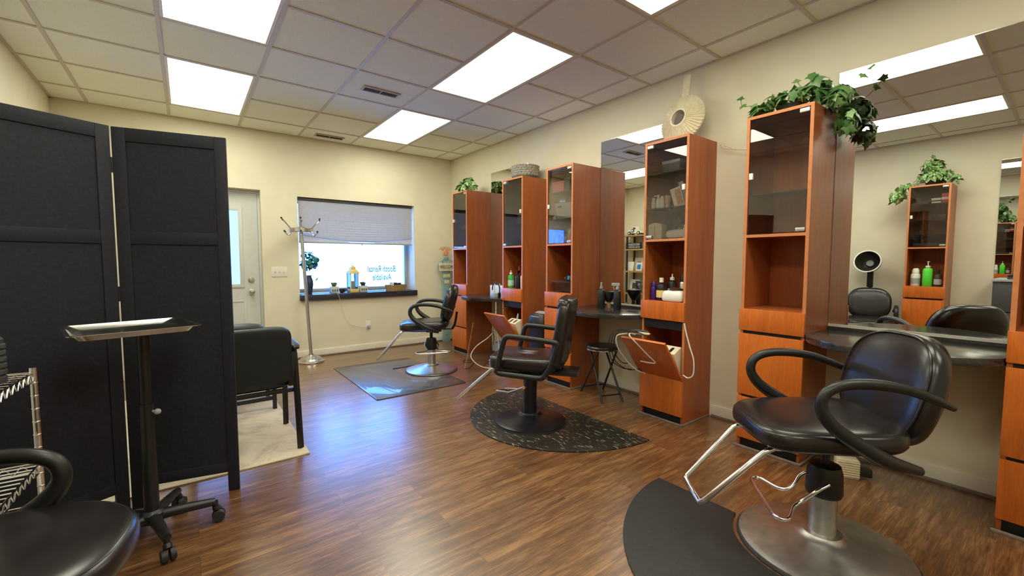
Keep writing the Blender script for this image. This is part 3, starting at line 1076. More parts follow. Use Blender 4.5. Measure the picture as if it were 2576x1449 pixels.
def chair_square(label, loc, rz):
    t = thing('styling_chair', label, 'salon chair', loc, rz)
    chair_base(t, M['black_metal'], M['navy_black'], 0.262, 0.40, 0.05, False, R(64), 'bar', floor_z=0.009, stem_top=0.43)
    MB().cyl((0, 0, 0.40), (0, 0, 0.404), 0.049, n=28).build('column_cap', M['navy_black'], t)
    def seatfn(p):
        return Vector((p.x, p.y, p.z + (0.012 * (p.y / 0.25) ** 2)))
    st = MB().superq((0, 0.015, 0.475), (0.232, 0.25, 0.055), 0.35, 0.32, 40, 16, fn=seatfn).build('seat', M['leather'], t)
    m = MB()
    for k in range(4):
        y = -0.105 + k * 0.028
        x = -0.055 + k * 0.032
        m.tube([(x, -0.15, 0.531), (x + 0.012, -0.05, 0.5295), (x + 0.012, 0.06, 0.5295), (x, 0.17, 0.531)], 0.0022, 5, smooth=3)
    m.build('stitching', M['grey_plastic'], st)
    m = MB()
    m.box(-0.2, 0.2, -0.16, 0.22, 0.405, 0.425)
    m.box(-0.10, 0.10, -0.36, -0.12, 0.395, 0.425)
    m.build('seat_pan', M['black_metal'], t, bevel=0.003)
    mx = Matrix.Translation((0, -0.255, 0.70)) @ Matrix.Rotation(R(9), 4, 'X')
    b = MB()
    def bf(p):
        return Vector((p.x * (1 - 0.10 * max(0, p.z / 0.25) ** 3), p.y, p.z))
    b.superq((0, 0, 0), (0.205, 0.05, 0.255), 0.32, 0.45, 44, 22, mx=mx, fn=bf)
    bk = b.build('backrest', M['leather'], t, angle=70)
    b = MB()
    b.superq((0, 0.012, 0.205), (0.185, 0.05, 0.055), 0.6, 0.5, 32, 12, mx=mx)
    b.build('head_roll', M['leather'], bk, angle=70)
    for sx in (-1, 1):
        x = sx * 0.272
        P = [(x, 0.215, 0.452), (x, 0.165, 0.655), (x, 0.145, 0.682), (x, 0.11, 0.690), (x, -0.175, 0.668), (x, -0.205, 0.655), (x, -0.205, 0.625), (x, -0.165, 0.50), (x, -0.125, 0.435), (x, -0.09, 0.415), (x, 0.0, 0.417), (x, 0.17, 0.425), (x, 0.205, 0.432)]
        P = [(p[0], p[1] - 0.045, p[2]) for p in P]
        m = MB()
        m.tube(P, 0.019, 12, closed=True, smooth=3)
        m.build('armrest', M['black_plastic'], t)
        MB().box(min(sx * 0.19, x), max(sx * 0.19, x), -0.06, 0.02, 0.408, 0.422).build('arm_mount', M['black_metal'], t)
    m = MB()
    for sx in (-1, 1):
        m.tube([(sx * 0.12, 0.05, 0.40), (sx * 0.12, 0.20, 0.43), (sx * 0.115, 0.265, 0.41), (sx * 0.055, 0.56, 0.15), (sx * 0.04, 0.585, 0.125)], 0.0125, 12)
    m.tube([(-0.06, 0.578, 0.135), (0.06, 0.578, 0.135)], 0.0125, 12)
    m.build('footrest', M['chrome'], t)
    return t
chair_square('black styling chair with square tube arms on a black pump and speckled mat', (2.02, 2.44, 0), R(36))

# dryer chair by the opposite wall
def dryer_chair():
    t = chair_loop('black vinyl dryer chair cut off at the lower left picture corner', (-0.47, 1.60, 0), R(-102), M['brushed'], M['brushed'], 0.28, R(90), 0.048, -0.075, 0.8, 0.34, False, 1.12, arm_dy=-0.10, arm_dz=-0.045, arm_r=1.2)
    t['group'] = 'dryer chair'
    d = thing('hood_dryer', 'dark hood hair dryer on a post behind the dryer chair, seen in the mirror', 'hair dryer', (-0.865, 1.68, 0), 0)
    MB().cyl((0, 0, 0), (0, 0, 1.02), 0.022).build('post', M['black_metal'], d)
    m = MB()
    m.box(-0.1, 0.06, -0.1, 0.1, 0, 0.03)
    m.build('foot', M['black_metal'], d, bevel=0.006)
    m = MB()
    m.box(0.0, 0.045, -0.032, 0.032, 0.86, 1.10)
    m.build('arm_housing', M['black_plastic'], d, bevel=0.01)
    mx = Matrix.Translation((0.02, 0, 1.17)) @ Matrix.Rotation(R(78), 4, 'Y')
    prof = [(0.0, 0.0), (0.06, 0.004), (0.10, 0.03), (0.13, 0.09), (0.142, 0.16), (0.142, 0.175), (0.132, 0.172), (0.118, 0.10), (0.09, 0.045), (0.05, 0.02), (0.0, 0.016)]
    MB().lathe(prof, 36, mx=mx).build('hood', M['hood'], d)
    MB().lathe([(0.134, 0.168), (0.146, 0.168), (0.146, 0.182), (0.134, 0.182), (0.134, 0.168)], 36, mx=mx).build('hood_rim', M['brushed'], d)
    MB().lathe([(0.0, 0.018), (0.045, 0.022), (0.04, 0.05), (0.0, 0.055)], 24, mx=mx).build('diffuser_cup', M['grey_plastic'], d)
dryer_chair()

# ------------------------------------------------------------------ floor mats
m = MB()
m.prism([(1.275, 3.635), (1.29, 3.62), (2.16, 3.62), (2.175, 3.635), (2.175, 3.98), (1.80, 4.0), (1.79, 4.02), (1.79, 4.56), (1.80, 4.58), (2.16, 4.60), (2.16, 4.985), (2.145, 5.0), (1.29, 5.015), (1.275, 5.0)], 0, 0.008)
tag(m.build('floor_mat', M['mat_gloss'], bevel=0.002), 'rectangular rubber mat in the blue window glare under the window-side chair', 'floor mat')
def dmat(cx, cy, notch=None):
    pts = []
    a, b = 0.855, 0.755
    for k in range(49):
        th = R(90 + 6) + R(180 - 12) * k / 48
        pts.append((cx + a * math.cos(th) + 0.02, cy + b * math.sin(th) * 1.0))
    pts = [(cx, pts[0][1])] + pts + [(cx, pts[-1][1])]
    if notch:
        nx, ny, nr = notch
        h = math.acos(min(1, (nx - cx) / nr)) if abs(nx - cx) < nr else 0
        arc = []
        for k in range(25):
            th = math.pi + h - 2 * h * k / 24
            arc.append((nx + nr * math.cos(th), ny - 0 + nr * math.sin(th)))
        arc.sort(key=lambda q: q[1])
        pts = pts + arc
    return pts
tag(MB().prism(dmat(2.445, 2.44), 0, 0.009).build('floor_mat', M['mat_speckle'], bevel=0.003), 'black half-round mat flecked with tan streaks under the square-armed chair', 'floor mat')
m = MB().prism(dmat(2.05, 0.60, (2.10, 0.60, 0.335)), 0, 0.009)
tag(m.build('floor_mat', M['black_rubber'], bevel=0.003), 'plain black half-round mat with a round cut-out at the nearest chair base', 'floor mat')

# ------------------------------------------------------------------ left side: folding screen, tray stand, guest chair, rug, rack
def screen():
    t = thing('folding_screen', 'tall dark folding privacy screen with two framed panels', 'room divider', (-0.26, 2.735, 0))
    H = 1.83
    def panel(p0, p1):
        p0, p1 = Vector((*p0, 0)), Vector((*p1, 0))
        d = (p1 - p0)
        L = d.length
        ang = math.atan2(d.y, d.x)
        pm = bpy.data.objects.new('panel', None)
        COL.objects.link(pm)
        pm.parent = t
        pm.location = p0 - Vector(t.location)
        pm.rotation_euler = (0, 0, ang)
        th = 0.011
        m = MB()
        for a, b in ((0, 0.05), (L - 0.05, L)):
            m.box(a, b, -th, th, 0, H)
        for a, b in ((H - 0.062, H), (1.29, 1.35), (0.105, 0.155)):
            m.box(0.05, L - 0.05, -th, th, a, b)
        m.build('frame', M['screen'], pm, bevel=0.002)
        m = MB()
        m.box(0.049, L - 0.049, -0.004, 0.004, 0.153, 1.292)
        m.box(0.049, L - 0.049, -0.004, 0.004, 1.348, H - 0.06)
        m.build('infill', M['screen'], pm)
    panel((-0.253, 2.734), (0.183, 2.642))
    panel((-0.665, 2.545), (-0.264, 2.728))
    for z in (1.62, 1.02):
        MB().cyl((0.0015, -0.006, z), (0.0015, -0.006, z + 0.07), 0.006, n=10).build('hinge', M['black_metal'], t)
screen()

def tray_stand():
    t = thing('tray_stand', 'steel tray on a black wheeled pole stand in front of the folding screen', 'trolley', (-0.16, 2.39, 0))
    m = MB()
    m.lathe([(0.04, 0.075), (0.045, 0.08), (0.045, 0.115), (0.03, 0.13)], 20)
    m.build('hub', M['black_plastic'], t)
    MB().cyl((0, 0, 0.11), (0, 0, 0.60), 0.027).build('pole', M['black_metal'], t)
    MB().cyl((0, 0, 0.55), (0, 0, 0.908), 0.021).build('inner_pole', M['black_metal'], t)
    m = MB()
    m.tube([(0.02, -0.015, 0.565), (0.034, -0.03, 0.565)], 0.006, 8)
    m.superq((0.037, -0.033, 0.565), (0.013, 0.013, 0.013), 1, 1, 12, 8)
    m.build('height_knob', M['grey_plastic'], t)
    for a in (-4, 68, 140, 212, 284):
        c, s = math.cos(R(a)), math.sin(R(a))
        lg = MB().tube([(0.03 * c, 0.03 * s, 0.098), (0.12 * c, 0.12 * s, 0.098), (0.225 * c, 0.225 * s, 0.092)], [0.024, 0.021, 0.017], 10).build('leg', M['black_plastic'], t)
        m = MB()
        cx, cy = 0.225 * c, 0.225 * s
        m.cyl((cx, cy, 0.06), (cx, cy, 0.095), 0.012, n=10)
        m.tube([(cx - s * 0.0, cy + c * 0.0, 0.066), (cx + 0.012 * c, cy + 0.012 * s, 0.052)], 0.016, 10)
        m.build('caster_stem', M['black_plastic'], lg)
        m = MB()
        ox, oy = cx + 0.012 * c, cy + 0.012 * s
        for q in (-1, 1):
            m.cyl((ox - s * 0.005 * q, oy + c * 0.005 * q, 0.027), (ox - s * 0.024 * q, oy + c * 0.024 * q, 0.027), 0.027, 0.024, n=22)
        m.build('caster_wheel', M['black_rubber'], lg)
    # tray: long axis across the view
    ang = R(12)
    mx = Matrix.Translation((-0.03, -0.055, 0.922)) @ Matrix.Rotation(ang, 4, 'Z')
    hx, hy, dp = 0.185, 0.18, 0.024
    m = MB()
    def ringp(sx, sy, z, r):
        return [m.bm.verts.new(mx @ Vector((x, y, z))) for x, y in rounded_rect(-sx, sx, -sy, sy, r, 5)]
    rr = [ringp(hx + 0.012, hy + 0.012, dp - 0.003, 0.018), ringp(hx + 0.012, hy + 0.012, dp, 0.018), ringp(hx, hy, dp, 0.016), ringp(hx - 0.018, hy - 0.018, 0.004, 0.04), ringp(hx - 0.024, hy - 0.024, 0.0018, 0.036)]
    low = [ringp(hx - 0.014, hy - 0.014, 0.0, 0.04), ringp(hx + 0.002, hy + 0.002, dp - 0.003, 0.041)]
    n = len(rr[0])
    seq = [low[0], low[1], rr[0], rr[1], rr[2], rr[3], rr[4]]
    for a, b in zip(seq, seq[1:]):
        for k in range(n):
            m._face([a[k], a[(k + 1) % n], b[(k + 1) % n], b[k]])
    m._face(rr[4])
    m._face(list(reversed(low[0])))
    m.build('tray', M['tray_steel'], t)
    MB().box(-0.09, 0.05, -0.12, 0.04, 0.908, 0.921).build('tray_bracket', M['black_metal'], t)
tray_stand()

def guest_chair():
    t = thing('guest_chair', 'dark padded guest armchair standing on the beige rug, seen from behind', 'chair', (0.265, 2.97, 0.009))
    def bkfn(p):
        return Vector((p.x, p.y - 0.02 * (p.x / 0.26) ** 2 + 0.0, p.z))
    m = MB()
    mx = Matrix.Translation((0, 0.07, 0.605)) @ Matrix.Rotation(R(5), 4, 'X')
    m.superq((0, 0, 0), (0.25, 0.035, 0.185), 0.25, 0.35, 40, 18, mx=mx, fn=bkfn)
    bk = m.build('backrest', M['leather_matte'], t, angle=70)
    m = MB()
    m.superq((-0.09, 0.045, 0.17), (0.20, 0.045, 0.04), 0.7, 0.4, 32, 12, mx=mx)
    m.build('headrest_pad', M['leather_matte'], bk, angle=70)
    m = MB()
    m.superq((0, 0.31, 0.43), (0.25, 0.26, 0.05), 0.4, 0.3, 32, 14)
    m.build('seat', M['leather_matte'], t)
    for sx in (-1, 1):
        x = sx * 0.278
        m = MB()
        m.tube([(x, 0.0, 0.0), (x - sx * 0.004, 0.03, 0.30), (x - sx * 0.008, 0.075, 0.60), (x - sx * 0.008, 0.10, 0.645)], [0.019, 0.019, 0.019, 0.017], 4, flat=0.75)
        m.build('leg', M['black_metal'], t)
        m = MB()
        m.tube([(x, 0.515, 0.0), (x, 0.51, 0.30), (x, 0.50, 0.62)], 0.018, 4, flat=0.75)
        m.build('leg', M['black_metal'], t)
        m = MB()
        m.superq((x, 0.28, 0.648), (0.028, 0.24, 0.022), 0.5, 0.4, 24, 10)
        m.build('armrest', M['black_plastic'], t)
        m = MB()
        m.box(min(x, x - sx * 0.05), max(x, x - sx * 0.05), 0.05, 0.085, 0.40, 0.62)
        m.build('back_bracket', M['black_metal'], t, bevel=0.004)
    MB().box(-0.27, 0.27, 0.44, 0.47, 0.34, 0.365).build('seat_rail', M['black_metal'], t, bevel=0.003)
    MB().box(-0.27, 0.27, 0.05, 0.08, 0.36, 0.385).build('seat_rail', M['black_metal'], t, bevel=0.003)
M['leather_matte'] = plain('dark_green_black_vinyl', (0.010, 0.016, 0.020), 0.42, spec=0.45, var=0.2, nscale=10, bmp=0.05)
guest_chair()

t = thing('side_table', 'low black side table beyond the guest chair with only a leg and stretcher showing', 'table', (0.27, 4.1, 0.009))
MB().box(-0.29, 0.29, -0.22, 0.22, 0.40, 0.43).build('table_top', M['black_metal'], t, bevel=0.004)
for sx in (-1, 1):
    for sy in (-1, 1):
        MB().box(sx * 0.262 - 0.014, sx * 0.262 + 0.014, sy * 0.19 - 0.014, sy * 0.19 + 0.014, 0, 0.40).build('leg', M['black_metal'], t)
MB().box(-0.248, 0.248, -0.2, -0.18, 0.075, 0.105).build('stretcher', M['black_metal'], t)
MB().box(-0.248, 0.248, 0.18, 0.2, 0.075, 0.105).build('stretcher', M['black_metal'], t)

tag(MB().box(-0.90, 0.575, 2.86, 4.9, 0, 0.008).build('area_rug', M['rug'], bevel=0.002), 'faded beige area rug lying under the guest chair behind the screen', 'rug')

def wire_rack():
    t = thing('wire_rack', 'chrome wire shelf rack standing against the folding screen at the left edge', 'shelf rack', (-0.475, 2.36, 0), R(-3))
    Wd, Dp, H = 0.42, 0.42, 0.81
    for x in (0, -Wd):
        for y in (0, -Dp):
            m = MB()
            m.cyl((x, y, 0), (x, y, H), 0.0115, n=14)
            z = 0.05
            while z < H - 0.02:
                m.lathe([(0.0116, z), (0.0128, z + 0.002), (0.0128, z + 0.004), (0.0116, z + 0.006)], 14, (x, y, 0))
                z += 0.05
            m.build('post', M['chrome'], t)
    for z in (0.79, 0.44, 0.28):
        m = MB()
        for dz in (0, -0.032):
            m.tube([(0, 0, z + dz), (0, -Dp, z + dz), (-Wd, -Dp, z + dz), (-Wd, 0, z + dz)], 0.0035, 6, closed=True)
        for (a, b) in (((0, 0), (0, -Dp)), ((0, -Dp), (-Wd, -Dp)), ((-Wd, -Dp), (-Wd, 0)), ((-Wd, 0), (0, 0))):
            n = 9
            zz = []
            for k in range(n * 2 + 1):
                q = k / (n * 2)
                zz.append((a[0] + (b[0] - a[0]) * q, a[1] + (b[1] - a[1]) * q, z - (0.032 if k % 2 else 0.0)))
            m.tube(zz, 0.0026, 5)
        for k in range(1, 11):
            y = -Dp * k / 11
            m.tube([(0, y, z + 0.004), (-Wd, y, z + 0.004)], 0.0024, 5)
        for k in (1, 2):
            m.tube([(-Wd * k / 3, 0, z), (-Wd * k / 3, -Dp, z)], 0.003, 5)
        m.build('shelf', M['chrome'], t)
wire_rack()
m = MB()
m.grid(6, 6, lambda u, v: Vector((-0.86 + 0.40 * u, 2.0 + 0.30 * v, 0.293 + 0.012 * math.sin(3 * u + 2 * v) + 0.012)))
o = tag(m.build('paper_sheet', M['paper'], recalc=False), 'pale sheet of paper lying on the lowest shelf of the wire rack', 'paper')
t = thing('ribbed_canister', 'dark ribbed canister standing on top of the wire rack at the picture edge', 'canister', (-0.54, 2.20, 0.7955))
prof = [(0.0, 0.0), (0.035, 0.0)]
for k in range(6):
    z = 0.01 + k * 0.022
    prof += [(0.037, z), (0.037, z + 0.012), (0.031, z + 0.015), (0.031, z + 0.02)]
prof += [(0.033, 0.15), (0.02, 0.165), (0, 0.167)]
MB().lathe(prof, 24).build('body', M['dark_grey'], t)
MB().lathe([(0.021, 0.166), (0.021, 0.2), (0, 0.202)], 20).build('lid', M['black_plastic'], t)

# ------------------------------------------------------------------ coat rack
def coat_rack():
    t = thing('coat_rack', 'chrome coat rack with a ring of hooks and dome base before the window', 'coat rack', (1.155, 5.53, 0))
    MB().lathe([(0.15, 0), (0.152, 0.012), (0.14, 0.022), (0.125, 0.026), (0.115, 0.045), (0.085, 0.058), (0.07, 0.075), (0.03, 0.085), (0.028, 0.10)], 40).build('base', M['satin'], t)
    lean = Vector((-0.062, 0.02, 1.545))
    MB().tube([(0, 0, 0.08), lean], 0.019, 18).build('pole', M['brushed'], t)
    top = lean
    m = MB()
    mx = Matrix.Translation(top)
    m.lathe([(0.02, 0.0), (0.125, 0.0), (0.13, 0.006), (0.13, 0.044), (0.125, 0.05), (0.06, 0.058), (0.02, 0.075), (0, 0.08)], 36, mx=mx)
    m.build('hook_ring', M['satin'], t)
    for k in range(6):
        a = R(k * 60 + 18)
        c, s = math.cos(a), math.sin(a)
        def q(r, z):
            return top + Vector((r * c, r * s, z))
        m = MB()
        m.tube([q(0.128, 0.045), q(0.15, 0.07), q(0.19, 0.115), q(0.225, 0.15)], 0.0055, 8, smooth=3)
        m.tube([q(0.128, 0.012), q(0.135, -0.02), q(0.155, -0.034), q(0.178, -0.022), q(0.196, 0.004)], 0.0055, 8, smooth=3)
        h = m.build('hook', M['chrome'], t)
        m = MB()
        for p in (q(0.228, 0.154), q(0.198, 0.008)):
            m.superq(p, (0.011, 0.011, 0.011), 1, 1, 12, 8)
        m.build('hook_tip', M['black_plastic'], h)
coat_rack()

# ------------------------------------------------------------------ stool and bin
def stool():
    t = thing('folding_stool', 'small round black folding stool under the middle counter', 'stool', (2.93, 2.53, 0), R(-20))
    MB().lathe([(0, 0.43), (0.13, 0.43), (0.14, 0.437), (0.142, 0.45), (0.135, 0.462), (0.1, 0.466), (0, 0.467)], 36).build('seat', M['leather'], t)
    MB().lathe([(0.138, 0.428), (0.1445, 0.428), (0.1445, 0.436), (0.138, 0.436), (0.138, 0.428)], 36).build('seat_rim', M['chrome'], t)
    for sx in (-1, 1):
        MB().tube([(0.09 * sx, -0.095, 0.43), (0.115 * sx, 0.185, 0.0)], 0.0095, 10).build('leg', M['black_metal'], t)
        MB().tube([(0.075 * sx, 0.095, 0.43), (0.098 * sx, -0.185, 0.0)], 0.0095, 10).build('leg', M['black_metal'], t)
    MB().tube([(-0.11, 0.155, 0.055), (0.11, 0.155, 0.055)], 0.006, 8).build('stretcher', M['black_metal'], t)
    MB().tube([(-0.095, -0.155, 0.055), (0.095, -0.155, 0.055)], 0.006, 8).build('stretcher', M['black_metal'], t)
stool()

t = thing('trash_bin', 'black trash bin with a silver swing lid between two cabinets', 'bin', (2.98, 3.37, 0))
m = MB()
def bin_ring(m, s, z, r=0.06):
    return [m.bm.verts.new((x, y, z)) for x, y in rounded_rect(-0.14 * s, 0.14 * s, -0.125 * s, 0.125 * s, r * s, 5)]
rs = [bin_ring(m, 0.85, 0.0), bin_ring(m, 1.0, 0.52), bin_ring(m, 1.06, 0.53), bin_ring(m, 1.06, 0.56), bin_ring(m, 0.98, 0.63), bin_ring(m, 0.75, 0.665)]
for a, b in zip(rs, rs[1:]):
    for k in range(len(a)):
        m._face([a[k], a[(k + 1) % len(a)], b[(k + 1) % len(a)], b[k]])
m._face(rs[-1])
m._face(list(reversed(rs[0])))
m.build('body', M['black_plastic'], t)
mx = Matrix.Translation((-0.075, 0, 0.648)) @ Matrix.Rotation(R(-22), 4, 'Y')
m = MB()
m.prism(rounded_rect(-0.06, 0.07, -0.08, 0.08, 0.03), -0.005, 0.012, mx)
m.build('lid', M['grey_plastic'], t, bevel=0.003)

# ------------------------------------------------------------------ plants
def ivy_leaf(m, c, nrm, up, s, kind='ivy'):
    n = nrm.normalized()
    u = (up - n * up.dot(n))
    u = u.normalized() if u.length > 1e-4 else n.orthogonal().normalized()
    r = u.cross(n)
    if kind == 'ivy':
        out = [(0, -0.42), (0.28, -0.50), (0.30, -0.22), (0.58, -0.05), (0.30, 0.14), (0.22, 0.26), (0, 0.66), (-0.22, 0.26), (-0.30, 0.14), (-0.58, -0.05), (-0.30, -0.22), (-0.28, -0.50)]
    elif kind == 'round':
        out = [(0.5 * math.cos(2 * math.pi * k / 10), 0.5 * math.sin(2 * math.pi * k / 10)) for k in range(10)]
    else:
        out = [(0, -0.5), (0.22, -0.42), (0.36, -0.15), (0.30, 0.18), (0.12, 0.48), (0, 0.68), (-0.12, 0.48), (-0.30, 0.18), (-0.36, -0.15), (-0.22, -0.42)]
    cv = m.bm.verts.new(c + n * 0.06 * s)
    vs = []
    for x, y in out:
        droop = -0.22 * (x * x) - 0.12 * max(0, y) ** 2
        if abs(x) < 1e-6:
            droop += 0.03
        vs.append(m.bm.verts.new(c + s * (r * x + u * y + n * droop)))
    for i in range(len(vs)):
        m._face([cv, vs[i], vs[(i + 1) % len(vs)]])

def plant(name, label, loc, blobs, count, size, leafmat, kind, stems=(), pot=None, seed=1):
    """blobs: (centre, radii, weight) in local coordinates; leaves face out of their blob"""
    rnd = random.Random(seed)
    t = thing(name, label, 'plant', loc)
    m = MB()
    tot = sum(b[2] for b in blobs)
    for i in range(count):
        q = rnd.random() * tot
        for b in blobs:
            q -= b[2]
            if q <= 0:
                break
        d = Vector((rnd.gauss(0, 1), rnd.gauss(0, 1), rnd.gauss(0, 1))).normalized()
        if d.z < -0.5 and len(b) < 4:
            d.z *= -0.5
        rr = rnd.uniform(0.55, 1.0)
        c = Vector(b[0]) + Vector((d.x * b[1][0], d.y * b[1][1], d.z * b[1][2])) * rr
        n = (d + Vector((rnd.gauss(0, 0.45), rnd.gauss(0, 0.45), rnd.gauss(0.35, 0.4)))).normalized()
        up = Vector((d.x, d.y, d.z - 0.7)) + Vector((rnd.gauss(0, 0.3), rnd.gauss(0, 0.3), rnd.gauss(0, 0.3)))
        ivy_leaf(m, c, n, up, size * rnd.uniform(0.7, 1.25), kind)
    for st in stems:
        for p in st[1:]:
            p = Vector(p)
            ivy_leaf(m, p, Vector((-0.6, rnd.gauss(0, 0.5), 0.6)), Vector((0, rnd.gauss(0, 1), rnd.gauss(0, 1))), size * 0.85, kind)
    m.build('foliage', leafmat, t, recalc=False, angle=180)
    m = MB()
    for b in blobs:
        base = Vector(blobs[0][0]) - Vector((0, 0, blobs[0][1][2] * 0.6))
        for k in range(3):
            e = Vector(b[0]) + Vector((rnd.uniform(-1, 1) * b[1][0], rnd.uniform(-1, 1) * b[1][1], rnd.uniform(-0.3, 0.9) * b[1][2])) * 0.8
            mid = (base + e) / 2 + Vector((0, 0, 0.03))
            m.tube([base, mid, e], 0.002, 5, smooth=3)
    for st in stems:
        m.tube(st, 0.0017, 5, smooth=4)
    m.build('stems', M['stem'], t)
    if pot:
        MB().lathe(pot, 24).build('pot', M['dark_grey'], t)
    return t

plant('ivy_plant', 'dark green ivy spilling over the top of the empty-shelved cabinet', (3.02, 1.12, CH),
      [((-0.02, 0.0, 0.07), (0.14, 0.20, 0.075), 3.4), ((0.0, -0.12, 0.10), (0.13, 0.10, 0.10), 2.2), ((0.03, -0.24, 0.03), (0.13, 0.075, 0.10), 2.6), ((0.06, -0.275, -0.10), (0.10, 0.065, 0.09), 2.0, 1), ((-0.09, 0.14, 0.035), (0.06, 0.07, 0.04), 0.9)],
      250, 0.060, M['ivy'], 'ivy',
      [[(-0.04, 0.14, 0.06), (-0.06, 0.20, 0.10), (-0.08, 0.26, 0.11), (-0.09, 0.27, 0.16)], [(0.0, -0.05, 0.15), (0.0, -0.02, 0.20)], [(0.05, -0.26, 0.1), (0.08, -0.33, 0.15), (0.09, -0.36, 0.19)]],
      [(0.05, 0.0), (0.06, 0.06), (0.05, 0.06)], 3)
plant('pothos_plant', 'light variegated leafy plant on the farthest cabinet in the corner', (3.0, 4.90, CH),
      [((-0.02, 0.02, 0.07), (0.13, 0.17, 0.07), 3), ((0.0, 0.0, 0.13), (0.08, 0.10, 0.07), 1.6), ((-0.12, -0.05, 0.03), (0.05, 0.10, 0.05), 1.0)],
      110, 0.075, M['pothos'], 'pothos', (), [(0.06, 0.0), (0.075, 0.08), (0.06, 0.08)], 5)
plant('trailing_plant', 'variegated plant trailing off the opposite wall cabinet, seen in the near mirror', (XL + 0.20, 1.11, CH),
      [((0.04, -0.01, 0.10), (0.15, 0.17, 0.10), 3.5), ((0.05, 0.0, 0.22), (0.11, 0.11, 0.10), 2.6), ((0.08, 0.30, -0.10), (0.08, 0.09, 0.11), 1.6, 1), ((0.08, 0.22, 0.0), (0.08, 0.06, 0.05), 0.7), ((0.06, -0.20, 0.04), (0.08, 0.05, 0.07), 0.7)],
      240, 0.072, M['pothos'], 'pothos', [[(0.05, 0.0, 0.2), (0.05, 0.03, 0.28), (0.05, 0.0, 0.34)]], [(0.06, 0.0), (0.075, 0.08), (0.06, 0.08)], 8)

# ------------------------------------------------------------------ items on top of cabinets
def drum():
    t = thing('patterned_drum', 'round grey drum box with scale pattern on the second farthest cabinet', 'box', (3.04, 3.765, CH))
    m = MB()
    rr, h0, h1 = 0.15, 0.03, 0.145
    rows, n = 5, 26
    m.lathe([(0, h0), (rr, h0), (rr, h1), (0, h1)], 52)
    for j in range(rows):
        for k in range(n):
            a = 2 * math.pi * (k + 0.5 * (j % 2)) / n
            z = h0 + 0.012 + (h1 - h0 - 0.022) * j / (rows - 1)
            c = Vector((rr * math.cos(a), rr * math.sin(a), z))
            mx = Matrix.Translation(c) @ Matrix.Rotation(a, 4, 'Z') @ Matrix.Rotation(R(25), 4, 'Y')
            m.superq((0, 0, 0), (0.006, 0.016, 0.013), 1, 1, 8, 6, mx=mx)
    m.build('patterned_band', M['stone_weave'], t)
    MB().lathe([(0, 0), (0.135, 0), (0.148, 0.012), (0.148, 0.03), (0, 0.03)], 40).build('base', M['dark_grey'], t)
drum()

def sunburst():
    # leans back against the wall on cabinet four, handle up
    t = thing('sunburst_mirror', 'pale fluted sunburst mirror with an upright handle on top of the fourth cabinet', 'mirror', (3.06, 1.905, CH))
    mx = Matrix.Translation((0, 0, 0.004)) @ Matrix.Rotation(R(-4), 4, 'Z') @ Matrix.Rotation(R(-90 + 10), 4, 'Y') @ Matrix.Translation((0.185, 0, 0))
    # in this frame +x is up the disc, z is out of its face
    n, ri, ro = 46, 0.062, 0.185
    m = MB()
    rings_f, rings_b = [], []
    for (r, zc) in ((ri, 0.052), (ri + 0.012, 0.056), ((ri + ro) / 2, 0.032), (ro, 0.006)):
        ring = []
        for k in range(2 * n):
            a = math.pi * k / n
            z = zc + (0.010 if k % 2 else -0.010) * (r / ro)
            ring.append(m.bm.verts.new(mx @ Vector((r * math.cos(a), r * math.sin(a), z))))
        rings_f.append(ring)
    for r in (ro, ri):
        rings_f.append([m.bm.verts.new(mx @ Vector((r * math.cos(math.pi * k / n), r * math.sin(math.pi * k / n), -0.008))) for k in range(2 * n)])
    rings_f.append(rings_f[0])
    for a, b in zip(rings_f, rings_f[1:]):
        for k in range(2 * n):
            m._face([a[k], a[(k + 1) % (2 * n)], b[(k + 1) % (2 * n)], b[k]])
    m.build('rays', M['sunburst'], t, angle=20)
    MB().lathe([(0, 0.040), (0.0635, 0.040), (0.0635, 0.030), (0, 0.030)], 36, mx=mx).build('mirror_glass', M['mirror'], t)
    MB().lathe([(0.058, 0.040), (0.058, 0.058), (0.068, 0.058), (0.068, 0.040), (0.058, 0.040)], 36, mx=mx).build('inner_ring', M['sunburst'], t)
    m = MB()
    for k in range(5):
        y = -0.024 + 0.012 * k
        m.tube([mx @ Vector((0.18, y, 0.004)), mx @ Vector((0.352, y, 0.004))], 0.0075, 8)
    m.build('handle', M['sunburst'], t)
sunburst()
m = MB()
m.tube([(3.19, 1.42, 1.985), (3.2, 1.52, 2.01), (3.2, 1.62, 2.035), (3.215, 1.66, 2.06)], 0.0018, 5, smooth=4)
m.tube([(3.2, 1.55, 2.015), (3.2, 1.60, 2.045), (3.21, 1.63, 2.06)], 0.0014, 5, smooth=3)
m.tube([(3.21, 1.66, 2.06), (3.225, 1.665, 2.08)], 0.0014, 5)
m.tube([(3.19, 1.42, 1.985), (3.14, 1.36, 1.98), (3.10, 1.312, 2.10), (3.08, 1.28, 2.125)], 0.0016, 5, smooth=4)
tag(m.build('dry_twig', M['straw']), 'bare dry twig sticking out against the wall beside the ivy cabinet', 'twig')

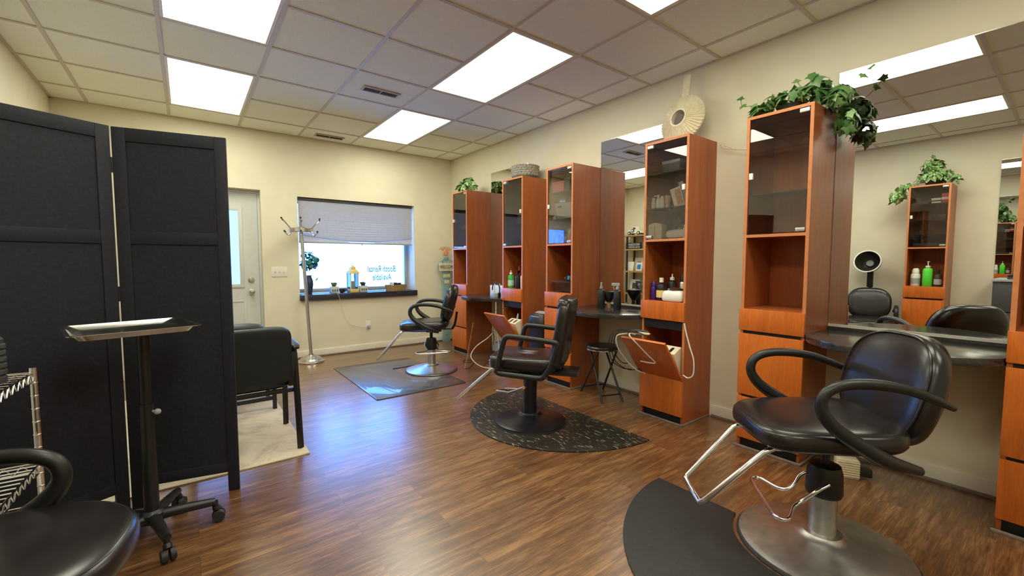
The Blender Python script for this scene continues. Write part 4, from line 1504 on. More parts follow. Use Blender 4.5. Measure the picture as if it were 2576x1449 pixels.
# ------------------------------------------------------------------ small goods
def bottle(name, label, loc, h, r, body_mat, cap='cap', cap_mat=None, cat='bottle', group=None, label_mat=None, neck=0.35):
    t = thing(name, label, cat, loc, random.uniform(0, 6), group)
    sh = h * 0.72
    MB().lathe([(0, 0), (r * 0.92, 0), (r, 0.006), (r, sh - r * 0.5), (r * 0.85, sh - r * 0.1), (r * neck, sh + r * 0.15), (r * neck, sh + r * 0.4)], 22).build('body', body_mat, t)
    if label_mat:
        MB().lathe([(r + 0.0006, sh * 0.18), (r + 0.0008, sh * 0.18), (r + 0.0008, sh * 0.62), (r + 0.0006, sh * 0.62), (r + 0.0006, sh * 0.18)], 22).build('label_band', label_mat, t)
    cm = cap_mat or M['white']
    z = sh + r * 0.35
    if cap == 'cap':
        MB().lathe([(r * neck + 0.003, z), (r * neck + 0.003, h), (0, h)], 16).build('cap', cm, t)
    elif cap == 'flip':
        MB().lathe([(r * 0.8, z - r * 0.3), (r * 0.75, h * 0.9), (r * 0.5, h), (0, h)], 16).build('cap', cm, t)
    elif cap == 'pump':
        m = MB()
        m.lathe([(r * 0.5, z - 0.004), (r * 0.5, z + 0.014), (0.005, z + 0.016), (0.005, h - 0.008), (0.011, h - 0.008), (0.011, h), (0, h)], 14)
        m.box(0.0, 0.035, -0.005, 0.005, h - 0.009, h - 0.001)
        m.build('pump', cm, t)
    elif cap == 'nozzle':
        MB().lathe([(r * 0.5, z - 0.004), (r * 0.5, z + 0.016), (0.006, z + 0.02), (0.003, h), (0, h)], 14).build('nozzle', cm, t)
    elif cap == 'spray':
        m = MB()
        m.lathe([(r * 0.42, z - 0.004), (r * 0.42, z + 0.016), (0.009, z + 0.018), (0.009, h - 0.02), (0, h - 0.02)], 14)
        m.prism([(-0.018, -0.008), (0.045, -0.006), (0.05, 0.0), (0.045, 0.006), (-0.018, 0.008)], h - 0.026, h)
        m.tube([(0.028, 0, h - 0.024), (0.034, 0, h - 0.042), (0.026, 0, h - 0.06)], 0.0035, 6, smooth=3)
        m.build('trigger', cm, t, bevel=0.002)
    return t

def carton(name, label, loc, dx, dy, dz, mat, rz=0.0, cat='box', group=None, band=None, lid=None):
    t = thing(name, label, cat, loc, rz, group)
    MB().box(-dx / 2, dx / 2, -dy / 2, dy / 2, 0, dz).build('carton', mat, t, bevel=0.002)
    if band:
        MB().box(-dx / 2 - 0.0006, dx / 2 + 0.0006, -dy / 2 - 0.0006, dy / 2 + 0.0006, dz * 0.35, dz * 0.6).build('printed_band', band, t)
    if lid:
        MB().box(-dx / 2 - 0.002, dx / 2 + 0.002, -dy / 2 - 0.002, dy / 2 + 0.002, dz * 0.8, dz + 0.003).build('lid', lid, t, bevel=0.002)
    return t

NB = 0.906     # niche floor
SB = 1.376     # floor of the glazed part
S1, S2 = 1.874, 1.614
# cabinet two (drum): niche bottles, bowl, cards
y2 = CY[1]
bottle('hairspray_can', 'green bottle with a white nozzle in the drum cabinet niche', (2.93, y2 + 0.30, NB), 0.20, 0.036, M['green'], 'nozzle', M['white'], label_mat=M['mint'])
bottle('shampoo_bottle', 'cream bottle behind the green one in the drum cabinet niche', (2.99, y2 + 0.225, NB), 0.245, 0.022, M['cream'], 'nozzle', M['white'])
bottle('shampoo_bottle', 'tall red bottle in the drum cabinet niche', (2.96, y2 + 0.185, NB), 0.245, 0.026, M['red'], 'nozzle', M['red'])
bottle('spray_bottle', 'black spray bottle in front of the red bottle in the drum cabinet niche', (2.91, y2 + 0.150, NB), 0.20, 0.026, M['black_plastic'], 'spray', M['black_plastic'])
bottle('shampoo_bottle', 'white bottle at the near side of the drum cabinet niche', (2.93, y2 + 0.085, NB), 0.20, 0.025, M['white'], 'cap', M['grey_plastic'])
t = thing('glass_bowl', 'clear glass bowl on the upper shelf of the drum cabinet', 'bowl', (2.98, y2 + 0.15, S1))
MB().lathe([(0, 0.003), (0.045, 0.003), (0.085, 0.05), (0.10, 0.09), (0.103, 0.09), (0.09, 0.05), (0.05, 0.0), (0, 0)], 32).build('bowl', M['glass'], t)
t = thing('card_fan', 'fan of pale price cards on the lower shelf of the drum cabinet', 'cards', (2.95, y2 + 0.16, S2), R(10))
for k in range(4):
    mx = Matrix.Translation((0.0, -0.02 * k, 0.0)) @ Matrix.Rotation(R(12 + 11 * k), 4, 'X')
    MB().box(-0.001, 0.0015, -0.02, 0.02, 0, 0.12, Matrix.Translation((0.018 * k, -0.02 * k + 0.03, 0.003)) @ Matrix.Rotation(R(10 + 9 * k), 4, 'X')).build('card', M['cream'] if k % 2 else M['paper'], t)
# cabinet one (corner)
y1 = CY[0]
bottle('small_bottle', 'small clear bottle on the upper shelf of the corner cabinet', (2.93, y1 + 0.15, S1), 0.10, 0.022, M['clear_plastic'], 'cap', M['white'])
bottle('small_bottle', 'small white jar on the lower shelf of the corner cabinet', (2.94, y1 + 0.20, S2), 0.07, 0.028, M['white'], 'cap', M['teal'])
bottle('small_bottle', 'short pale jar beside the frame in the corner cabinet', (2.95, y1 + 0.09, S2), 0.06, 0.03, M['mint'], 'cap', M['white'])
bottle('lotion_bottle', 'tall white bottle at the glass of the corner cabinet bottom shelf', (2.93, y1 + 0.06, SB), 0.20, 0.03, M['white'], 'cap')
t = carton('white_tray', 'flat white tray on the bottom shelf of the corner cabinet', (2.96, y1 + 0.19, SB), 0.14, 0.20, 0.016, M['white'], 0, 'tray')
# cabinet three (pink box)
y3 = CY[2]
carton('pink_box', 'pink cardboard box on the top glass shelf of the middle cabinet', (2.97, y3 + 0.245, S1), 0.15, 0.15, 0.10, M['pink'], R(4), lid=M['pink'])
t = carton('striped_box', 'dark box with teal wavy stripes beside the pink box', (2.94, y3 + 0.105, S1), 0.11, 0.085, 0.12, M['dark_grey'], R(-6))
for k in range(3):
    MB().tube([(-0.0565, -0.038, 0.03 + 0.022 * k), (-0.0565, -0.01, 0.048 + 0.022 * k), (-0.0565, 0.02, 0.045 + 0.022 * k), (-0.0565, 0.04, 0.03 + 0.022 * k)], 0.003, 6, smooth=3).build('stripe', M['teal'], t)
t = thing('grey_bin', 'grey plastic bin with a dark handle slot on the middle cabinet shelf', 'bin', (2.965, y3 + 0.15, S2))
m = MB()
a = [m.bm.verts.new((x, y, 0)) for x, y in rounded_rect(-0.075, 0.075, -0.105, 0.105, 0.02, 3)]
b = [m.bm.verts.new((x, y, 0.15)) for x, y in rounded_rect(-0.088, 0.088, -0.125, 0.125, 0.02, 3)]
c = [m.bm.verts.new((x, y, 0.15)) for x, y in rounded_rect(-0.082, 0.082, -0.119, 0.119, 0.018, 3)]
d_ = [m.bm.verts.new((x, y, 0.005)) for x, y in rounded_rect(-0.07, 0.07, -0.1, 0.1, 0.018, 3)]
for p, q in ((a, b), (b, c), (c, d_)):
    for k in range(len(p)):
        m._face([p[k], p[(k + 1) % len(p)], q[(k + 1) % len(p)], q[k]])
m._face(d_)
m._face(list(reversed(a)))
m.build('tub', M['grey_plastic'], t)
MB().box(-0.088, -0.078, 0.02, 0.08, 0.105, 0.125).build('handle_slot', M['purple'], t)
carton('blue_carton', 'small blue carton standing on the grey bin', (2.955, y3 + 0.215, S2 + 0.151), 0.045, 0.075, 0.05, M['blue'], R(8), band=M['white'])
carton('hair_clipper', 'black clipper resting behind the blue carton on the grey bin', (2.975, y3 + 0.11, S2 + 0.151), 0.12, 0.10, 0.05, M['black_plastic'], R(12), 'hair clipper', band=M['dark_grey'])
bottle('small_bottle', 'squat white jar beside the grey bin', (2.93, y3 + 0.318, S2), 0.05, 0.02, M['white'], 'cap')
def clear_tub(name, label, loc, dx, dy, dz, lid_mat=None, pieces=()):
    t = thing(name, label, 'storage box', loc)
    m = MB()
    a = [m.bm.verts.new((x, y, 0)) for x, y in rounded_rect(-dx * 0.45, dx * 0.45, -dy * 0.45, dy * 0.45, 0.02, 3)]
    b = [m.bm.verts.new((x, y, dz)) for x, y in rounded_rect(-dx / 2, dx / 2, -dy / 2, dy / 2, 0.02, 3)]
    for k in range(len(a)):
        m._face([a[k], a[(k + 1) % len(a)], b[(k + 1) % len(a)], b[k]])
    m._face(list(reversed(a)))
    m.build('tub', M['clear_plastic'], t)
    if lid_mat:
        MB().prism(rounded_rect(-dx / 2 - 0.006, dx / 2 + 0.006, -dy / 2 - 0.006, dy / 2 + 0.006, 0.02), dz, dz + 0.012).build('lid', lid_mat, t, bevel=0.002)
    return t
clear_tub('clear_tub', 'clear tub of small colourful bottles on the bottom glazed shelf of the middle cabinet', (2.965, y3 + 0.225, SB), 0.15, 0.195, 0.12)
rnd = random.Random(11)
cols = ['mint', 'pink', 'white', 'blue', 'peach', 'teal', 'paper', 'purple', 'pink']
names_c = ['mint', 'rose', 'white', 'blue', 'peach', 'teal', 'ivory', 'violet', 'coral']
for k in range(9):
    xx, yy = 2.927 + 0.038 * (k % 3), y3 + 0.165 + 0.058 * (k // 3)
    bottle('polish_bottle', 'tiny %s bottle inside the clear tub' % names_c[k], (xx, yy, SB + 0.002), 0.085 + 0.02 * rnd.random(), 0.016, M[cols[k]], 'cap', M[cols[(k + 3) % 9]], group='little bottles in the clear tub')
carton('pink_carton', 'salmon carton stacked behind the clear tub', (3.10, y3 + 0.24, SB), 0.07, 0.09, 0.16, M['peach'], 0, band=M['pink'])
carton('pink_carton', 'rose carton at the back of the bottom glazed shelf', (3.10, y3 + 0.13, SB), 0.07, 0.08, 0.14, M['pink'], 0, band=M['paper'])
bottle('lotion_bottle', 'peach bottle with a white cap near the glass, middle cabinet', (2.93, y3 + 0.105, SB), 0.13, 0.022, M['peach'], 'flip', M['white'])
bottle('lotion_bottle', 'short white bottle beside the peach one, middle cabinet', (2.925, y3 + 0.055, SB), 0.11, 0.022, M['white'], 'cap', M['white'])
bottle('small_bottle', 'squat red jar at the glass of the middle cabinet', (2.892, y3 + 0.16, SB), 0.035, 0.018, M['red'], 'cap', M['red'])
clear_tub('lidded_tub', 'clear lidded tub of combs in the middle cabinet niche', (2.965, y3 + 0.16, NB), 0.20, 0.28, 0.098, M['clear_plastic'])
for k in range(5):
    m = MB()
    m.box(-0.07, 0.07, -0.012, 0.0, 0, 0.004)
    for q in range(14):
        m.box(-0.068 + q * 0.01, -0.065 + q * 0.01, 0.0, 0.016, 0, 0.004)
    o = m.build('comb', M['dark_grey'] if k else M['peach'])
    o.location = (2.96, y3 + 0.08 + 0.04 * k, NB + 0.006 + 0.012 * (k % 3))
    o.rotation_euler = (0, 0, R(70 + 14 * k))
    tag(o, ['peach comb', 'dark comb at the near end', 'dark comb second from the near end', 'dark comb in the middle', 'dark comb at the far end'][k] + ' inside the lidded tub', 'comb', 'combs in the lidded tub')
t = thing('hair_trimmer', 'black trimmer with teal bands lying on the lidded tub', 'hair trimmer', (2.965, y3 + 0.13, NB + 0.1105), R(72))
MB().superq((0, 0, 0.028), (0.075, 0.032, 0.028), 0.5, 0.6, 24, 12).build('body', M['black_plastic'], t)
MB().box(-0.03, 0.0, -0.0325, 0.0325, 0.012, 0.05).build('band', M['teal'], t, bevel=0.006)
MB().box(0.07, 0.095, -0.022, 0.022, 0.018, 0.034).build('blade', M['brushed'], t, bevel=0.002)
# cabinet four (sunburst)
y4 = CY[3]
carton('grey_box', 'grey box on the top glass shelf of the sunburst cabinet', (3.05, y4 + 0.225, S1), 0.13, 0.15, 0.105, M['dark_grey'], 0, lid=M['grey_plastic'])
bottle('lotion_bottle', 'white bottle farthest along the lower shelf of the sunburst cabinet', (2.92, y4 + 0.325, S2), 0.085, 0.018, M['white'], 'flip')
bottle('lotion_bottle', 'white pump bottle on the lower shelf of the sunburst cabinet', (2.93, y4 + 0.288, S2), 0.105, 0.018, M['white'], 'pump')
bottle('lotion_bottle', 'white bottle next to the yellow tube, sunburst cabinet', (2.92, y4 + 0.248, S2), 0.09, 0.021, M['white'], 'flip')
t = thing('cream_tube', 'yellow squeeze tube standing on the lower shelf of the sunburst cabinet', 'tube', (2.915, y4 + 0.198, S2))
m = MB()
m.lathe([(0, 0), (0.016, 0), (0.017, 0.018), (0.0, 0.018)], 18)
m.build('cap', M['white'], t)
MB().tube([(0, 0, 0.017), (0, 0, 0.03), (0, 0, 0.06), (0, 0, 0.088)], [0.016, 0.021, 0.025, 0.028], 18, flat=0.7).build('tube_body', M['yellow'], t)
t = thing('photo_stand', 'leaning photo card in a clear stand on the lower shelf of the sunburst cabinet', 'photo', (2.94, y4 + 0.10, S2), R(8))
mxp = Matrix.Rotation(R(-16), 4, 'X')
MB().box(-0.004, 0.0, -0.03, 0.05, 0.004, 0.15, mxp).build('card', M['paper'], t)
MB().box(-0.0052, -0.004, -0.022, 0.02, 0.02, 0.135, mxp).build('picture', M['straw'], t)
MB().box(-0.006, 0.03, -0.055, 0.05, 0.0, 0.004).build('stand', M['clear_plastic'], t)
MB().box(0.004, 0.008, -0.055, -0.02, 0.004, 0.18, mxp).build('grey_tab', M['grey_plastic'], t)
t = thing('photo_album', 'flat dark album lying behind the white bottles, sunburst cabinet', 'album', (3.05, y4 + 0.17, S2), R(-14))
MB().box(-0.08, 0.08, -0.09, 0.09, 0, 0.03).build('cover', M['brown'], t, bevel=0.003)
t = thing('hair_piece', 'dark brown curly hairpiece hanging on a stand in the sunburst cabinet', 'hairpiece', (3.04, y4 + 0.17, SB))
MB().lathe([(0.05, 0), (0.05, 0.008), (0.008, 0.014), (0.008, 0.16), (0, 0.16)], 20).build('stand', M['dark_grey'], t)
m = MB()
for k in range(26):
    a = rnd.uniform(0, 6.28)
    z = rnd.uniform(0.03, 0.2)
    rr = 0.028 + 0.02 * rnd.random()
    m.superq((rr * math.cos(a) * 0.8, rr * math.sin(a) * 1.1 - (0.05 if z > 0.16 else 0.0) * rnd.random(), z), (0.022, 0.022, 0.026), 1, 1, 10, 8)
m.build('curls', M['brown'], t)
t = thing('gift_box', 'cream lidded box with a cord on the bottom glazed shelf, sunburst cabinet', 'box', (2.925, y4 + 0.285, SB), R(5))
MB().box(-0.045, 0.045, -0.055, 0.055, 0, 0.095).build('box_body', M['cream'], t, bevel=0.002)
m = MB()
m.prism([(-0.058, 0.095), (0.058, 0.095), (0.05, 0.115), (0.0, 0.128), (-0.05, 0.115)], -0.047, 0.047, Matrix(((0, 0, 1, 0), (1, 0, 0, 0), (0, 1, 0, 0), (0, 0, 0, 1))))
m.build('lid', M['cream'], t, bevel=0.002)
MB().tube([(-0.048, -0.002, 0.11), (-0.049, 0.004, 0.06), (-0.0485, 0.0, 0.02)], 0.0015, 5).build('cord', M['straw'], t)
t = thing('label_printer', 'white rounded device with a small screen at the glass, sunburst cabinet', 'device', (2.945, y4 + 0.115, SB), R(0))
m = MB()
m.superq((0, 0, 0.033), (0.07, 0.085, 0.036), 0.6, 0.5, 30, 14)
m.build('housing', M['white'], t)
MB().box(-0.062, -0.045, -0.03, 0.03, 0.036, 0.058, rotx(0)).build('display', M['grey_plastic'], t, bevel=0.003)
bottle('small_bottle', 'small white nozzle bottle beside the rounded device, sunburst cabinet', (2.895, y4 + 0.04, SB), 0.10, 0.016, M['white'], 'nozzle')
bottle('shampoo_bottle', 'purple bottle in the sunburst cabinet niche', (2.93, y4 + 0.315, NB), 0.145, 0.024, M['purple'], 'flip', M['purple'])
bottle('developer_bottle', 'black bottle with a cream and lime label and white cap, sunburst cabinet niche', (2.935, y4 + 0.25, NB), 0.175, 0.037, M['black_plastic'], 'cap', M['white'], label_mat=M['yellow'])
bottle('developer_bottle', 'black bottle with a white nozzle and lime label behind the capped one', (3.01, y4 + 0.205, NB), 0.205, 0.034, M['black_plastic'], 'nozzle', M['white'], label_mat=M['mint'])
bottle('hairspray_can', 'silver can with a black cap in the sunburst cabinet niche', (3.03, y4 + 0.125, NB), 0.205, 0.028, M['brushed'], 'flip', M['black_plastic'])
t = thing('wax_warmer', 'white wax warmer with a dark lid at the front of the sunburst cabinet niche', 'wax warmer', (2.925, y4 + 0.115, NB))
m = MB()
m.superq((0, 0, 0.04), (0.075, 0.09, 0.045), 0.45, 0.4, 32, 14, fn=lambda p: Vector((p.x * (1 - 2.2 * max(0, p.z)), p.y * (1 - 2.2 * max(0, p.z)), max(p.z, -0.04))))
m.build('housing', M['white'], t)
MB().lathe([(0.052, 0.078), (0.05, 0.092), (0.03, 0.104), (0, 0.106)], 28).build('lid', M['brown'], t)

# counter two: spray bottles and duster
CT = 0.784
bottle('spray_bottle', 'black spray bottle standing by the round duster on the middle counter', (2.97, 2.585, CT), 0.235, 0.033, M['black_plastic'], 'spray', M['grey_plastic'])
bottle('spray_bottle', 'black spray bottle standing alone in front of the middle mirror', (2.99, 2.42, CT), 0.235, 0.033, M['black_plastic'], 'spray', M['grey_plastic'])
t = thing('neck_duster', 'round black neck duster brush with a wooden handle behind the spray bottle', 'brush', (3.05, 2.565, CT))
MB().lathe([(0, 0), (0.018, 0), (0.022, 0.02), (0.016, 0.045), (0.022, 0.055), (0, 0.056)], 20).build('handle', M['straw'], t)
MB().lathe([(0.02, 0.055), (0.045, 0.09), (0.068, 0.135), (0.066, 0.15), (0.04, 0.16), (0, 0.162)], 26).build('bristles', M['black_plastic'], t)
# counter one: white canisters and a stand
for k, lab in enumerate(('farthest white block canister on the far counter', 'middle white block canister on the far counter', 'nearest white block canister on the far counter')):
    t = thing('block_canister', lab, 'canister', (3.02 + 0.01 * k, 4.335 - 0.092 * k, CT))
    MB().box(-0.042, 0.042, -0.043, 0.043, 0, 0.13).build('block', M['white'], t, bevel=0.004)
    MB().cyl((0, 0, 0.13), (0, 0, 0.15), 0.012, 0.006, 12).build('nozzle', M['grey_plastic'], t)
t = thing('headset', 'black headband headset resting in front of the white canisters', 'headset', (2.90, 4.13, CT))
m = MB()
m.tube([(0, -0.06, 0.03), (0, -0.065, 0.11), (0, -0.03, 0.165), (0, 0.03, 0.172), (0, 0.075, 0.13), (0, 0.085, 0.08)], 0.007, 8, smooth=6)
m.build('band', M['black_plastic'], t)
m = MB()
m.prism([(-0.05, 0.0), (0.05, 0.0), (0.025, 0.045), (-0.03, 0.045)], -0.03, 0.03, Matrix(((0, 0, 1, 0), (1, 0, 0, 0.04), (0, 1, 0, 0), (0, 0, 0, 1))))
m.build('cradle', M['grey_plastic'], t, bevel=0.004)
MB().superq((0, -0.058, 0.03), (0.02, 0.014, 0.03), 0.6, 0.7, 16, 10).build('ear_pad', M['black_plastic'], t)

# tool boxes on the open flaps and their cords
for (yb, lab) in ((y2, 'cream tool holder box inside the open flap of the drum cabinet'), (y4, 'cream tool holder box inside the open flap of the sunburst cabinet')):
    t = thing('tool_holder', lab, 'tool holder', (2.862, yb + 0.12, 0.345))
    mx = Matrix.Translation((0.025, 0, 0.02)) @ Matrix.Rotation(R(-24), 4, 'Y')
    m = MB()
    m.box(-0.03, 0.075, -0.09, 0.09, 0, 0.20, mx)
    m.build('housing', M['cream'], t, bevel=0.006)
    m = MB()
    for q in (-0.04, 0.03):
        m.prism(rounded_rect(-0.012, 0.05, q - 0.012, q + 0.012, 0.011), 0.199, 0.2015, mx)
    m.build('slot', M['black_plastic'], t)
t = thing('curling_iron', 'grey curling iron handle sticking out of the drum cabinet tool holder', 'curling iron', (2.90, y2 + 0.11, 0.56))
MB().tube([(-0.03, 0, 0.0), (-0.005, 0.01, 0.07)], [0.011, 0.009], 12).build('handle', M['grey_plastic'], t)
MB().tube([(-0.005, 0.01, 0.07), (0.03, 0.06, 0.10), (0.02, 0.14, 0.13), (-0.08, 0.2, 0.115), (-0.17, 0.21, 0.10)], 0.0035, 6, smooth=5).build('cord', M['black_plastic'], t)

def cord(name, label, pts, r, mat, sm=6, cat='cord'):
    return tag(MB().tube(pts, r, 7, smooth=sm).build(name, mat), label, cat)
fy4 = y4 + CW
# white cord hanging at the near side of the sunburst cabinet
cord('white_cable', 'thick white cord looping down the side of the sunburst cabinet', [(2.83, 1.688, 0.765), (2.827, 1.67, 0.70), (2.822, 1.635, 0.60), (2.82, 1.605, 0.52), (2.82, 1.60, 0.44), (2.82, 1.612, 0.395), (2.825, 1.65, 0.375), (2.835, 1.69, 0.385)], 0.0048, M['cable_white'])
cord('white_cable', 'white cord draped over the top of the open flap, sunburst cabinet', [(2.66, 1.98, 0.66), (2.61, 1.99, 0.672), (2.585, 1.97, 0.655), (2.62, 1.93, 0.60), (2.655, 1.87, 0.53), (2.70, 1.83, 0.47), (2.69, 1.87, 0.462), (2.69, 1.95, 0.46)], 0.005, M['cable_white'])
cord('white_cable', 'white cord hanging at the far end of the open flap, sunburst cabinet', [(2.62, 2.02, 0.668), (2.57, 2.08, 0.645), (2.585, 2.085, 0.56), (2.66, 2.08, 0.47), (2.70, 2.05, 0.41), (2.74, 2.0, 0.365), (2.79, 1.98, 0.345)], 0.005, M['cable_white'])
bl = [[(2.66, 1.95, 0.68), (2.60, 2.05, 0.69), (2.56, 2.10, 0.66), (2.55, 2.115, 0.56), (2.60, 2.11, 0.44), (2.70, 2.07, 0.37), (2.75, 2.02, 0.375), (2.78, 2.0, 0.36)],
      [(2.68, 1.90, 0.66), (2.62, 2.0, 0.70), (2.575, 2.10, 0.68), (2.54, 2.13, 0.60), (2.57, 2.13, 0.46), (2.66, 2.10, 0.385), (2.73, 2.06, 0.37)],
      [(2.64, 1.93, 0.68), (2.585, 2.06, 0.68), (2.56, 2.095, 0.62), (2.585, 2.10, 0.50), (2.65, 2.09, 0.43), (2.70, 2.06, 0.42)]]
for k, p in enumerate(bl):
    cord('black_cable', ['outer loop of black cord hanging off the open flap, sunburst cabinet', 'widest black cord loop hanging off the flap end, sunburst cabinet', 'inner loop of black cord hanging off the flap end, sunburst cabinet'][k], p, 0.0035, M['black_plastic'])
t = thing('flat_iron', 'white flat iron lying on the top edge of the open flap, sunburst cabinet', 'flat iron', (2.69, 1.955, 0.672), R(100))
MB().superq((0, 0, 0), (0.075, 0.013, 0.011), 0.6, 0.5, 20, 10).build('body', M['cream'], t)
MB().superq((-0.005, 0.0, 0.016), (0.06, 0.011, 0.007), 0.6, 0.5, 20, 10).build('plate_arm', M['dark_grey'], t)
# far station cords
cord('white_cable', 'white cord hanging from the far counter past the open flap', [(2.80, 4.0, 0.748), (2.795, 3.99, 0.66), (2.78, 3.98, 0.56)], 0.005, M['cable_white'])
cord('white_cable', 'white cord curling out under the far counter to the floor', [(2.76, 3.99, 0.40), (2.70, 4.03, 0.33), (2.58, 4.08, 0.24), (2.50, 4.06, 0.14), (2.55, 3.96, 0.05), (2.68, 3.88, 0.02), (2.74, 3.86, 0.10), (2.77, 3.90, 0.25), (2.78, 3.95, 0.40)], 0.005, M['cable_white'])
cord('black_cable', 'black cord hanging below the open flap of the drum cabinet', [(2.74, 3.98, 0.42), (2.76, 3.98, 0.33), (2.70, 3.93, 0.22), (2.70, 3.92, 0.12), (2.66, 3.98, 0.06), (2.62, 4.0, 0.015)], 0.004, M['black_plastic'])
cord('floor_cable', 'thin dark cord curled on the floor in front of the far counter', [(2.74, 4.40, 0.004), (2.66, 4.46, 0.004), (2.60, 4.40, 0.004), (2.66, 4.33, 0.004), (2.72, 4.38, 0.005), (2.66, 4.25, 0.004), (2.55, 4.15, 0.004), (2.48, 4.08, 0.004), (2.44, 4.12, 0.004)], 0.0035, M['black_plastic'])
cord('thin_cable', 'thin brown cord slanting from the far counter down to the floor', [(2.62, 4.20, 0.50), (2.56, 4.18, 0.28), (2.50, 4.15, 0.10), (2.44, 4.10, 0.006)], 0.0025, M['straw'])
t = thing('power_bin', 'small blue-grey bin with a white adapter under the far counter', 'bin', (2.95, 4.07, 0))
MB().lathe([(0.075, 0), (0.09, 0.22), (0.092, 0.25), (0.088, 0.25), (0.072, 0.006), (0, 0.006)], 24).build('bin', M['grey_blue'] if 'grey_blue' in M else M['grey_plastic'], t)
MB().box(-0.16, -0.10, -0.02, 0.06, 0.0, 0.06).build('adapter', M['white'], t, bevel=0.005)
# ribbed pump part on the floor behind the nearest chair
t = thing('power_adapter', 'pale ribbed power adapter with a dark plug on the floor behind the nearest chair', 'adapter', (2.93, 0.735, 0), R(30))
m = MB()
m.box(-0.035, 0.035, -0.05, 0.05, 0.0, 0.10)
for k in range(7):
    m.box(-0.038, 0.038, -0.052, 0.052, 0.008 + 0.013 * k, 0.013 + 0.013 * k)
m.build('ribbed_body', M['cream'], t, bevel=0.001)
MB().box(-0.03, 0.03, -0.11, -0.05, 0.015, 0.06).build('plug', M['black_plastic'], t, bevel=0.005)

# ------------------------------------------------------------------ window sill things
SZ = WZ0 - 0.004
def vase_plant():
    t = plant('vase_plant', 'blue-green round-leaved stems in a dark vase on the window sill', (1.225, YF + 0.06, SZ),
          [((0.0, 0, 0.36), (0.10, 0.09, 0.12), 3), ((-0.01, 0, 0.48), (0.07, 0.06, 0.06), 1), ((0.06, 0, 0.40), (0.05, 0.05, 0.10), 1)],
          60, 0.06, M['euc'], 'round', [[(0.0, 0, 0.2), (0.04, 0, 0.24), (0.09, 0, 0.19)]], None, 4)
    MB().lathe([(0, 0), (0.03, 0), (0.036, 0.05), (0.048, 0.12), (0.046, 0.17), (0.028, 0.22), (0.03, 0.24), (0.026, 0.24)], 24).build('vase', M['vase'], t)
vase_plant()
t = thing('lantern', 'cream candle lantern standing in the middle of the window sill', 'lantern', (1.775, YF + 0.10, SZ), R(8))
MB().box(-0.06, 0.06, -0.06, 0.06, 0, 0.045).build('base', M['yellow_cream'] if 'yellow_cream' in M else M['yellow'], t, bevel=0.006)
m = MB()
for sx in (-1, 1):
    for sy in (-1, 1):
        m.box(sx * 0.052 - 0.006, sx * 0.052 + 0.006, sy * 0.052 - 0.006, sy * 0.052 + 0.006, 0.045, 0.25)
m.build('corner_posts', M['cream'], t)
m = MB()
m.box(-0.046, 0.046, -0.054, -0.051, 0.045, 0.25)
m.box(-0.046, 0.046, 0.051, 0.054, 0.045, 0.25)
m.box(-0.054, -0.051, -0.046, 0.046, 0.045, 0.25)
m.box(0.051, 0.054, -0.046, 0.046, 0.045, 0.25)
m.build('panes', M['glass'], t)
MB().lathe([(0.0, 0.045), (0.028, 0.045), (0.028, 0.15), (0.0, 0.15)], 20).build('candle', M['white'], t)
MB().lathe([(0.092, 0.25), (0.092, 0.262), (0.06, 0.30), (0.045, 0.305), (0.045, 0.335), (0.02, 0.352), (0.012, 0.36), (0, 0.365)], 4, mx=Matrix.Rotation(R(45), 4, 'Z')).build('roof', M['yellow'], t)
MB().tube([(0.02 * math.cos(a), 0, 0.375 + 0.02 * math.sin(a)) for a in [2 * math.pi * k / 16 for k in range(16)]], 0.003, 6, closed=True).build('ring', M['satin'], t)
for (x, lab, cm) in ((1.53, 'small painted pot with a green plant nearest the vase on the sill', 'ivy'), (1.905, 'small painted pot with a dark plant between the lantern and basket', 'purple')):
    t = thing('painted_pot', lab, 'pot', (x, YF + 0.085, SZ))
    MB().prism([(-0.05, -0.045), (0.05, -0.045), (0.05, 0.045), (-0.05, 0.045)], 0, 0.085).build('pot', M['pot'], t, bevel=0.008)
    m = MB()
    for k in (-1, 0, 1):
        m.box(k * 0.028 - 0.007, k * 0.028 + 0.007, -0.0465, -0.044, 0.02, 0.05)
    m.build('painted_windows', M['dark_grey'], t)
    m = MB()
    for k in range(16):
        a = rnd.uniform(0, 6.28)
        q = rnd.uniform(0, 0.035)
        m.superq((q * math.cos(a), q * math.sin(a), 0.095 + 0.03 * rnd.random()), (0.013, 0.013, 0.016), 1, 1, 8, 6)
    m.build('plant_tuft', M['green_dull'] if 'green_dull' in M else M['stem'] if cm == 'ivy' else M['brown'], t)
t = thing('pine_cone', 'brown pine cone lying beside the green potted plant on the sill', 'pine cone', (1.635, YF + 0.07, SZ))
m = MB()
mxc = Matrix.Translation((0, 0, 0.032)) @ Matrix.Rotation(R(78), 4, 'Y')
for j in range(7):
    n = max(3, 9 - j)
    rr = 0.034 * (1 - (j / 8) ** 1.6)
    for k in range(n):
        a = 2 * math.pi * (k + 0.5 * (j % 2)) / n
        m.superq((rr * 0.7 * math.cos(a), rr * 0.7 * math.sin(a), -0.03 + 0.014 * j), (rr * 0.42, rr * 0.42, 0.008), 1, 1, 8, 6, mx=mxc)
m.build('scales', M['peach_brown'] if 'peach_brown' in M else M['brown'], t)
MB().tube([(0.04, 0, 0.022), (0.075, 0, 0.02), (0.11, 0.01, 0.008)], 0.003, 6, smooth=3).build('stem', M['brown'], t)
t = thing('wicker_basket', 'shallow wicker basket of pine cones at the window end of the sill', 'basket', (2.36, YF + 0.05, SZ), R(24))
m = MB()
seqz = 8
rings = []
